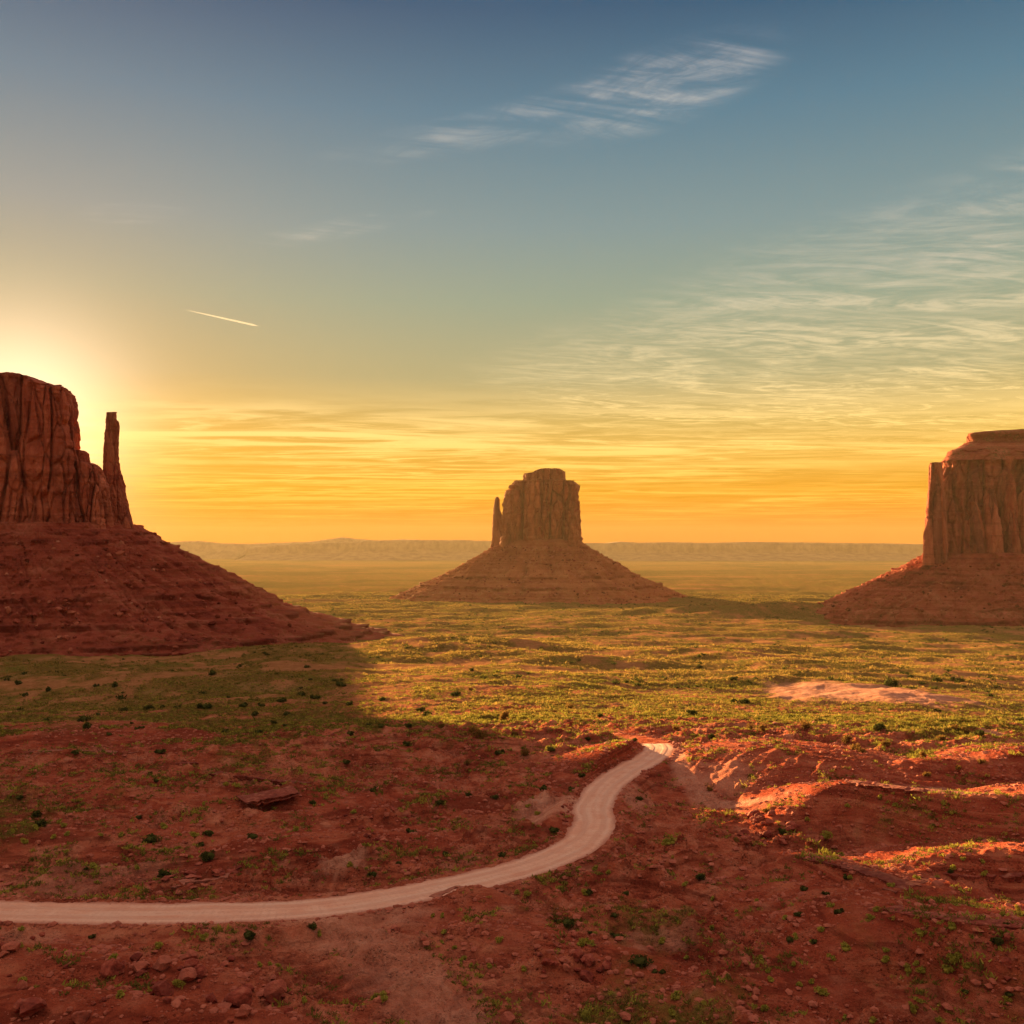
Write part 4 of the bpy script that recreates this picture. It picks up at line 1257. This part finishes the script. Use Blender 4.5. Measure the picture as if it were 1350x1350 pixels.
rock_field(20, [(1120, 790), (1160, 768), (1200, 758), (1300, 790), (1330, 815), (1200, 815)], 3.0, 9.0, 'boulder', 'fallen block on the talus of the right butte', 'fallen blocks on the right talus', 'boulder')
o = boulder(668, 1350, 1.7); 
if o: o['label'] = 'large dark boulder cut by the bottom edge left of centre'; o['category'] = 'boulder'
o = boulder(1081, 796, 9, 'slab')
if o: o['label'] = 'lone sunlit slab at the left foot of the right butte'; o['category'] = 'rock slab'

# ------------------------------------------------------------------ shrubs
def leaf_cards(rs, n, shape, size, up, aspect):
    """n leaf-sized quads through a bush-shaped volume"""
    C = shape(rs, n)
    a = rs.normal(size=(n, 3)); a[:, 2] += up; a /= np.linalg.norm(a, axis=1)[:, None]
    b = np.cross(a, rs.normal(size=(n, 3))); b /= np.linalg.norm(b, axis=1)[:, None]
    s_ = size * rs.uniform(.6, 1.4, (n, 1))
    a = a * s_ * aspect; b = b * s_
    V = np.stack([C - b * .5, C + b * .5, C + a + b * .25, C + a - b * .25], 1).reshape(-1, 3)
    q = np.arange(4 * n).reshape(-1, 4)
    return V, q

def lumps(k, spread, flat):
    def f(rs, n):
        ctr = rs.uniform(-1, 1, (k, 3)) * np.array([spread, spread, .25]) + np.array([0, 0, .42 * flat])
        rad = rs.uniform(.18, .5, k)
        i = rs.randint(0, k, n)
        d = rs.normal(size=(n, 3)); d /= np.linalg.norm(d, axis=1)[:, None]
        P = ctr[i] + d * (rad[i] * rs.uniform(.55, 1, n) ** .5)[:, None] * np.array([1, 1, flat])
        P[:, 2] = np.abs(P[:, 2])
        return P
    return f

def shrub_mesh(kind, k):
    rs = np.random.RandomState(900 + k + 31 * len(kind))
    if kind == 'dark_shrub':
        V, q = leaf_cards(rs, 520, lumps(9, .72, .80), .12, .5, 1.5)
        W, T = icosphere(2)
        W = W * np.array([.55, .55, .36]) * (1 + .25 * vn3(W[:, 0] * 2, W[:, 1] * 2, W[:, 2] * 2, k))[:, None] + np.array([0, 0, .34])
        m = M_JUNIPER
    elif kind == 'pale_shrub':
        V, q = leaf_cards(rs, 340, lumps(5, .40, .75), .10, .9, 1.9)
        W, T = icosphere(1); W = W * np.array([.38, .38, .22]) + np.array([0, 0, .2]); m = M_SAGE
    else:
        V, q = leaf_cards(rs, 380, lumps(6, .5, .7), .085, .8, 2.4)
        W, T = icosphere(1); W = W * np.array([.3, .3, .18]) + np.array([0, 0, .16]); m = M_DRY
    me = mesh_np(kind, np.vstack([V, W]), q, T + len(V), False)
    me.materials.append(m)
    return me
SHRUBS = {(kd, k): shrub_mesh(kd, k) for kd in ('dark_shrub', 'pale_shrub', 'dry_shrub') for k in range(5)}

# (photo x, y of the foot, width in photo pixels)
D1 = [(840, 118, 42), (190, 182, 42), (75, 155, 40), (455, 165, 44), (30, 130, 26), (490, 262, 38), (590, 258, 50), (810, 252, 52), (962, 246, 46), (1035, 243, 40), (1112, 226, 46), (1190, 202, 40), (1248, 214, 42),
      (1285, 234, 34), (330, 302, 56), (342, 330, 56), (388, 278, 28), (180, 303, 40), (430, 358, 36), (632, 428, 48), (145, 678, 60), (160, 718, 66), (597, 780, 78), (828, 752, 62), (828, 845, 74), (645, 915, 68),
      (1000, 766, 52), (797, 793, 34), (1130, 278, 40), (1010, 280, 40), (1340, 160, 40), (985, 1160, 76), (340, 888, 28), (520, 312, 24), (560, 330, 30), (700, 250, 30), (640, 250, 26), (905, 210, 26), (1230, 140, 30), (1210, 90, 26),
      (1080, 312, 36), (1130, 322, 30), (1020, 350, 34), (890, 348, 36), (540, 335, 26), (595, 512, 34), (620, 540, 36), (75, 610, 42), (35, 606, 36), (360, 1160, 40), (1240, 1120, 54), (1240, 630, 40), (545, 688, 40), (300, 430, 40)]
D2 = [(450, 202, 42), (312, 262, 40), (343, 284, 48), (262, 326, 38), (155, 326, 40), (35, 356, 44), (260, 398, 46), (625, 432, 44), (830, 420, 48), (978, 375, 34), (1022, 284, 30), (1160, 382, 30), (800, 574, 56), (608, 606, 44), (280, 746, 50),
      (385, 630, 40), (840, 740, 50), (975, 990, 50), (895, 1108, 64), (1092, 1156, 50), (1180, 1262, 96), (1180, 612, 34), (230, 868, 36), (125, 914, 56), (1240, 1296, 30), (1268, 1302, 36), (110, 320, 32), (5, 165, 34), (160, 220, 36), (30, 240, 40),
      (515, 102, 30), (950, 520, 40), (910, 578, 40), (640, 838, 40), (410, 830, 40), (1125, 985, 36), (1080, 1075, 40), (860, 1100, 44), (985, 1140, 24), (130, 580, 44), (20, 470, 40), (500, 600, 40)]
D3 = [(735, 146, 66), (905, 132, 48), (980, 130, 44), (220, 206, 50), (180, 125, 40), (30, 250, 44), (1200, 276, 44), (1060, 322, 44), (695, 302, 52), (65, 832, 56), (380, 1055, 40), (1125, 1064, 64), (355, 670, 38), (100, 330, 40), (180, 205, 34),
      (1150, 1000, 30), (955, 810, 36), (470, 1060, 30), (580, 830, 34), (510, 890, 30), (435, 875, 34), (555, 955, 36), (410, 965, 34), (1165, 1250, 36), (850, 140, 26), (810, 118, 30), (910, 238, 30), (1010, 1240, 34), (60, 80, 30)]
Y2 = [(645, 300, 80), (560, 365, 96), (730, 434, 56), (690, 362, 70), (1100, 366, 56), (1235, 382, 56), (905, 252, 46), (1330, 340, 50), (515, 180, 40), (400, 328, 48), (520, 345, 50), (1160, 420, 40), (500, 470, 40)]
Y3 = [(285, 304, 54), (585, 346, 60), (925, 340, 66), (1010, 318, 46), (610, 372, 60), (640, 384, 50), (865, 285, 40), (965, 296, 36), (870, 466, 40), (980, 440, 46), (300, 596, 50), (240, 300, 44), (440, 296, 50), (100, 520, 40), (730, 360, 50), (855, 400, 44), (1060, 420, 44)]
P1 = [(75, 1198, 48), (625, 1196, 50), (805, 1166, 50), (940, 1016, 40), (355, 1212, 34), (165, 888, 32), (820, 748, 40), (650, 728, 48), (770, 758, 54), (700, 808, 30), (800, 1160, 40), (1100, 1272, 36), (1070, 1264, 34), (1265, 1150, 44),
      (85, 1345, 70), (1030, 1270, 40), (175, 1078, 46), (235, 704, 30), (250, 720, 36), (400, 756, 30), (480, 758, 36), (1170, 735, 40), (870, 628, 34), (715, 696, 30)]
P2 = [(470, 1262, 50), (510, 1275, 36), (585, 1278, 34), (720, 1290, 40), (628, 1172, 46), (490, 1348, 36), (400, 1075, 30), (400, 1180, 34), (500, 1085, 40), (360, 1075, 30), (940, 895, 44), (1000, 890, 50), (1060, 905, 40), (720, 830, 40), (850, 775, 44),
      (690, 985, 40), (740, 990, 40), (1180, 1060, 34), (1000, 1145, 34), (1270, 1180, 46), (1245, 1115, 34), (450, 1200, 36), (860, 1218, 34)]
P3 = [(530, 1120, 42), (105, 910, 36), (105, 1010, 36), (190, 950, 30), (395, 1142, 36), (460, 1205, 36), (575, 1330, 36), (675, 1345, 60), (720, 1090, 36), (460, 1060, 30), (85, 1170, 30), (1195, 945, 40), (1145, 968, 44), (930, 570, 30), (755, 575, 30),
      (700, 545, 30), (585, 575, 34), (440, 625, 30), (570, 750, 30), (1000, 765, 30), (1070, 775, 30), (960, 800, 44), (835, 835, 34), (905, 835, 34), (510, 690, 60), (690, 950, 44), (490, 1020, 46), (280, 1120, 34), (840, 1270, 40), (910, 1340, 44), (1250, 1330, 40), (985, 1110, 34)]
items = []
for lst, sc_, ox, oy, kd in ((D1, 3, 0, 850, 'dark_shrub'), (D2, 3, 450, 850, 'dark_shrub'), (D3, 2.7, 900, 850, 'dark_shrub'), (Y2, 3, 450, 850, 'dry_shrub'), (Y3, 2.7, 900, 850, 'dry_shrub'),
                             (P1, 3, 0, 850, 'pale_shrub'), (P2, 3, 450, 850, 'pale_shrub'), (P3, 2.7, 900, 850, 'pale_shrub')):
    for a, b, w in lst:
        items.append((ox + a / sc_, oy + b / sc_, w / sc_, kd))

def zone(px, py):
    if py < 905 and px < 500: return 'on the shaded flat below the left butte'
    if py < 990 and px < 505: return 'among green patches left of the lit mound'
    if py < 992 and px < 780: return 'on the sunlit mound behind the road bend'
    if py < 1012 and px >= 780: return 'on the golden flats round the pale dune'
    if py < 1120 and px < 420: return 'on the red ground round the overhanging slab'
    if py < 1195 and px < 760: return 'on red ground between overhang and road'
    if px < 560: return 'on rocky ground in front of the road'
    if px < 930: return 'on red ground right of the road bend'
    return 'on the dark slopes with rock ledges'
KIND_WORDS = {'dark_shrub': ('dark round shrub', 'dark round shrubs'), 'pale_shrub': ('yellow-green tuft', 'yellow-green tufts'), 'dry_shrub': ('orange twiggy shrub', 'orange twiggy shrubs')}

placed = []
for px, py, w, kd in items:
    loc, nor, on = sight(px, py)
    if loc is None:
        continue
    o = bpy.data.objects.new(kd, SHRUBS[(kd, rnd.randrange(5))])
    if on.name.startswith('road') or lines_near(np.array([loc.x]), np.array([loc.y]), ROAD, 8)[0][0] < 3.9:
        continue
    width = w / F * loc.y * (.80 if kd == 'dark_shrub' else .92)
    o.location = loc + Vector((0, 0, -.03 * width))
    o.rotation_euler = (0, 0, rnd.uniform(0, 6.28))
    hgt = rnd.uniform(.85, 1.2)
    o.scale = (width / 1.75 * rnd.uniform(.85, 1.2), width / 1.75 * rnd.uniform(.75, 1.1), width / 1.75 * hgt)
    placed.append((o, kd, px, py))

# extra low tufts of the same kind scattered over the near banks, drawn nearest first
rs = np.random.RandomState(5)
extra = 0
while extra < 300 - len(items):
    px, py = rs.uniform(0, 1350), 1020 + 325 * rs.uniform() ** .8
    if gn2(np.array([px / 90.0]), np.array([py / 45.0]), 55)[0] < -.05:
        continue
    loc, nor, on = sight(px, py)
    if loc is None or on.name.startswith('road') or lines_near(np.array([loc.x]), np.array([loc.y]), ROAD, 8)[0][0] < 4.0:
        continue
    width = rs.uniform(.7, 1.25) * (1 if py > 1150 else 1.25)
    o = bpy.data.objects.new('pale_shrub', SHRUBS[('pale_shrub', rs.randint(5))])
    o.location = loc - Vector((0, 0, .03)); o.rotation_euler = (0, 0, rs.uniform(0, 6.28)); o.scale = (width / 1.5,) * 3
    placed.append((o, 'pale_shrub', px, py)); extra += 1

byz = {}
for o, kd, px, py in placed:
    link(o)
    byz.setdefault((kd, zone(px, py)), []).append((px, py, o))
for (kd, zn), lst in byz.items():
    one, many = KIND_WORDS[kd]
    lst.sort(key=lambda q: q[0])
    for i, (px, py, o) in enumerate(lst):
        o['category'] = 'shrub'
        o['group'] = many + ' ' + zn
        if len(lst) <= len(ORD):
            o['label'] = ORD[i] + ' of the ' + many + ' ' + zn
        else:
            o['label'] = one + ' ' + zn
# ------------------------------------------------------------------ scrub, grass and stones that nobody could count
def scatter(n, r0, r1, seed, az=0.52, power=1.0):
    q = np.random.RandomState(seed)
    r = (r0 ** (2 / power) + q.uniform(size=n) * (r1 ** (2 / power) - r0 ** (2 / power))) ** (power / 2)
    a = q.uniform(-az, az, n)
    x, y = r * np.sin(a), r * np.cos(a)
    z, mk = height(x, y)
    g = grass_cover(x, y, mk)
    d, _ = lines_near(x, y, ROAD, 10)
    ok = (d > 3.9) & (mk['sand'] < .45)
    for (cx_, cy_, P_), e, ar in ((TAL_L, 2.6, .62), (TAL_C, 2.2, .95), (TAL_R, 2.8, .70)):
        R_ = P_[2][1]
        ok &= (np.abs((x - cx_) / R_) ** e + np.abs((y - cy_) / (R_ * ar)) ** e) > 1
    return x, y, z, g, mk, ok, q

def tufts(name, x, y, z, w, nb, mat, q, blade, up, hfac, **props):
    n = len(x)
    N = n * nb
    rep = np.repeat(np.arange(n), nb)
    off = q.normal(size=(N, 3)) * np.array([.34, .34, .0]); off[:, 2] = np.abs(q.normal(size=N)) * .16
    C = np.stack([x, y, z], 1)[rep] + off * w[rep, None]
    a = q.normal(size=(N, 3)); a[:, 2] = np.abs(a[:, 2]) + up; a /= np.linalg.norm(a, axis=1)[:, None]
    b = np.cross(a, q.normal(size=(N, 3))); b /= np.linalg.norm(b, axis=1)[:, None]
    ln = (w[rep] * hfac * q.uniform(.5, 1.2, N))[:, None]; bw = (w[rep] * blade * q.uniform(.6, 1.3, N))[:, None]
    V = np.stack([C - b * bw * .5, C + b * bw * .5, C + a * ln + b * bw * .18, C + a * ln - b * bw * .18], 1).reshape(-1, 3)
    return obj(name, mesh_np(name, V, np.arange(4 * N).reshape(-1, 4), None, False), mat, None, kind='stuff', **props)

def build_cover():
    # low scrub on the near red ground
    A = scatter(105000, 66, 290, 21, power=1.35); B = scatter(52000, 240, 460, 29, power=1.6)
    x, y, z, g = [np.concatenate([A[k], B[k]]) for k in range(4)]
    rm = np.concatenate([A[4]['ridge'], B[4]['ridge']]); ok = np.concatenate([A[5], B[5]]); q = A[6]
    r = np.hypot(x, y)
    cl = fbm2(x / 9.0, y / 9.0, 201, 3) + .5 * gn2(x / 40.0, y / 40.0, 203)
    ok &= (cl + 1.1 * g - .55 * rm + q.uniform(-.6, .35, len(x))) > -.04
    w = q.uniform(.13, .46, len(x)) * (1 + .4 * (cl > .4)) * (1 + .35 * sst(r, 120, 330)) + .55 * (q.uniform(size=len(x)) ** 14)
    i = np.nonzero(ok)[0]
    sel = i[q.uniform(size=len(i)) < .74]; oth = np.setdiff1d(i, sel)
    tufts('low_scrub', x[sel], y[sel], z[sel], w[sel], 13, M_SCRUB, q, .20, .5, .62, category='scrub', label='low olive scrub dotted over the red ground')
    tufts('pale_scrub', x[oth], y[oth], z[oth], w[oth] * 1.25, 16, M_SAGE, q, .20, .7, .5, category='scrub', label='small yellow-green scrub dotted over the red ground')
    # golden grass on the mound and flats
    x, y, z, g, mk, ok, q = scatter(90000, 165, 900, 22, power=1.7)
    r = np.hypot(x, y)
    ok &= q.uniform(size=len(x)) < np.clip(g * 1.15, 0.02, 1)
    pt = fbm2(x / 17.0, y / 22.0, 181, 4, .6)
    ok &= (pt + q.uniform(-.35, .35, len(x))) > -.18
    w = (q.uniform(.35, .9, len(x)) * (1 + .35 * pt) + .9 * q.uniform(size=len(x)) ** 8) * (1 + .9 * sst(r, 250, 800))
    i = np.nonzero(ok)[0]
    sel = i[q.uniform(size=len(i)) < .80]; oth = np.setdiff1d(i, sel)
    tufts('dry_grass', x[sel], y[sel], z[sel], w[sel], 8, M_GRASS, q, .18, .8, .46, category='grass', label='golden dry grass on the mound and the flats')
    tufts('flat_scrub', x[oth], y[oth], z[oth], w[oth] * 1.1, 9, M_SCRUB, q, .24, .5, .55, category='scrub', label='olive scrub mixed into the grass of the flats')
    # thinner grass and scrub fading out into the plain
    x, y, z, g, mk, ok, q = scatter(60000, 650, 2600, 27, power=1.3)
    r = np.hypot(x, y)
    ok &= (q.uniform(size=len(x)) < np.clip(g * 1.1, .02, 1)) & ((r > 900) | (q.uniform(size=len(x)) < (r - 650) / 250))
    w = q.uniform(.8, 1.9, len(x)) * (1 + .6 * sst(r, 900, 2400))
    i = np.nonzero(ok)[0]
    sel = i[q.uniform(size=len(i)) < .6]; oth = np.setdiff1d(i, sel)
    tufts('plain_grass', x[sel], y[sel], z[sel], w[sel], 7, M_GRASS, q, .2, .7, .45, category='grass', label='thin golden grass fading out into the plain')
    tufts('plain_scrub', x[oth], y[oth], z[oth], w[oth], 8, M_SCRUB, q, .26, .5, .45, category='scrub', label='olive scrub fading out into the plain')
    # bushes far out on the plain
    x, y, z, g, mk, ok, q = scatter(5200, 420, 2300, 23, power=1.25)
    cl = fbm2(x / 90.0, y / 120.0, 207, 3)
    ok &= (cl + q.uniform(-.5, .5, len(x))) > .12
    i = np.nonzero(ok)[0]
    w = q.uniform(1.2, 2.8, len(x)) * (1 + .5 * sst(np.hypot(x, y), 900, 2000))
    tufts('plain_bushes', x[i], y[i], z[i], w[i], 26, M_JUNIPER, q, .28, .4, .5, category='bushes', label='dark bushes sprinkled over the distant plain')
    # rubble on the talus slopes
    P = np.concatenate(RUBBLE); n = len(P)
    P = P + q.normal(size=P.shape) * np.array([1.5, 1.5, 0])
    W, T = icosphere(0)
    s_ = (.45 + 2.6 * q.uniform(size=n) ** 6) * (1 + .15 * sst(P[:, 1], 1100, 2000))
    sc3 = s_[:, None, None] * q.uniform(.6, 1.4, (n, 1, 3)) * np.array([1, 1, .8])
    V = W[None] * q.uniform(.65, 1.25, (n, len(W), 1)) * sc3 + P[:, None]
    Tn = T[None] + (np.arange(n) * len(W))[:, None, None]
    obj('rubble', mesh_np('rubble', V.reshape(-1, 3), None, Tn.reshape(-1, 3), False), M_RUBBLE, None, kind='stuff', category='rubble', label='rubble strewn over the talus slopes of the buttes')
    # stones
    x, y, z, g, mk, ok, q = scatter(60000, 66, 260, 24, power=1.3)
    cl = fbm2(x / 13.0, y / 13.0, 211, 3)
    ok &= (cl + .5 * mk['ridge'] + q.uniform(-.5, .5, len(x))) > .15
    i = np.nonzero(ok)[0]
    k = q.randint(0, len(ROAD) - 8, 2600); sg = np.where(q.uniform(size=2600) < .5, -1, 1) * (ROAD_W + .1 + 1.3 * q.uniform(size=2600) ** 2)
    tg = np.gradient(ROAD[:, :2], axis=0)[k]; tg /= np.linalg.norm(tg, axis=1)[:, None]
    ex_ = ROAD[k, :2] + np.stack([-tg[:, 1], tg[:, 0]], 1) * sg[:, None] + q.normal(size=(2600, 2)) * .25
    x = np.concatenate([x[i], ex_[:, 0]]); y = np.concatenate([y[i], ex_[:, 1]]); z = np.concatenate([z[i], hz(ex_[:, 0], ex_[:, 1])])
    i = np.arange(len(x)); n = len(i)
    W, T = icosphere(0)
    s_ = .07 + .5 * q.uniform(size=n) ** 6
    sc3 = s_[:, None, None] * q.uniform(.6, 1.3, (n, 1, 3)) * np.array([1, 1, .6])
    V = W[None] * q.uniform(.7, 1.2, (n, len(W), 1)) * sc3 + np.stack([x[i], y[i], z[i] + .02], 1)[:, None]
    Tn = T[None] + (np.arange(n) * len(W))[:, None, None]
    obj('stones', mesh_np('stones', V.reshape(-1, 3), None, Tn.reshape(-1, 3), False), M_ROCK, None, kind='stuff', category='stones', label='loose red stones scattered over the near ground')
build_cover()

# ------------------------------------------------------------------ contrail, high above the haze
def build_contrail():
    D_ = 36000.0
    a = np.array([(245 - CX) / F, 1, (HY - 408.5) / F]) * D_; b = np.array([(341 - CX) / F, 1, (HY - 430) / F]) * (D_ - 2500)
    n, m = 60, 12
    V = []
    for k in range(n):
        f = k / (n - 1)
        p = a + (b - a) * f
        r = 34 * (math.sin(math.pi * min(1, f * .62)) ** .7) * (1 if f < .93 else max(.05, (1 - f) / .07)) + 1
        r *= 1 + .15 * math.sin(k * 1.9)
        for j in range(m):
            t_ = 2 * math.pi * j / m
            V.append(p + np.array([0, math.cos(t_) * r, math.sin(t_) * r]))
    q = [(k * m + j, k * m + (j + 1) % m, (k + 1) * m + (j + 1) % m, (k + 1) * m + j) for k in range(n - 1) for j in range(m)]
    mt, t = new_mat('ice_trail')
    tr = t.n('ShaderNodeBsdfTranslucent'); tr.inputs[0].default_value = (.85, .9, .95, 1)
    tp = t.n('ShaderNodeBsdfTransparent')
    mx = t.n('ShaderNodeMixShader'); mx.inputs[0].default_value = .12
    t.put(mx.inputs[1], tp.outputs[0]); t.put(mx.inputs[2], tr.outputs[0])
    finish(mt, t, mx.outputs[0])
    obj('contrail', mesh_np('contrail', V, q), mt, None, category='contrail', label='short white vapour trail slanting down in the upper left sky')
build_contrail()
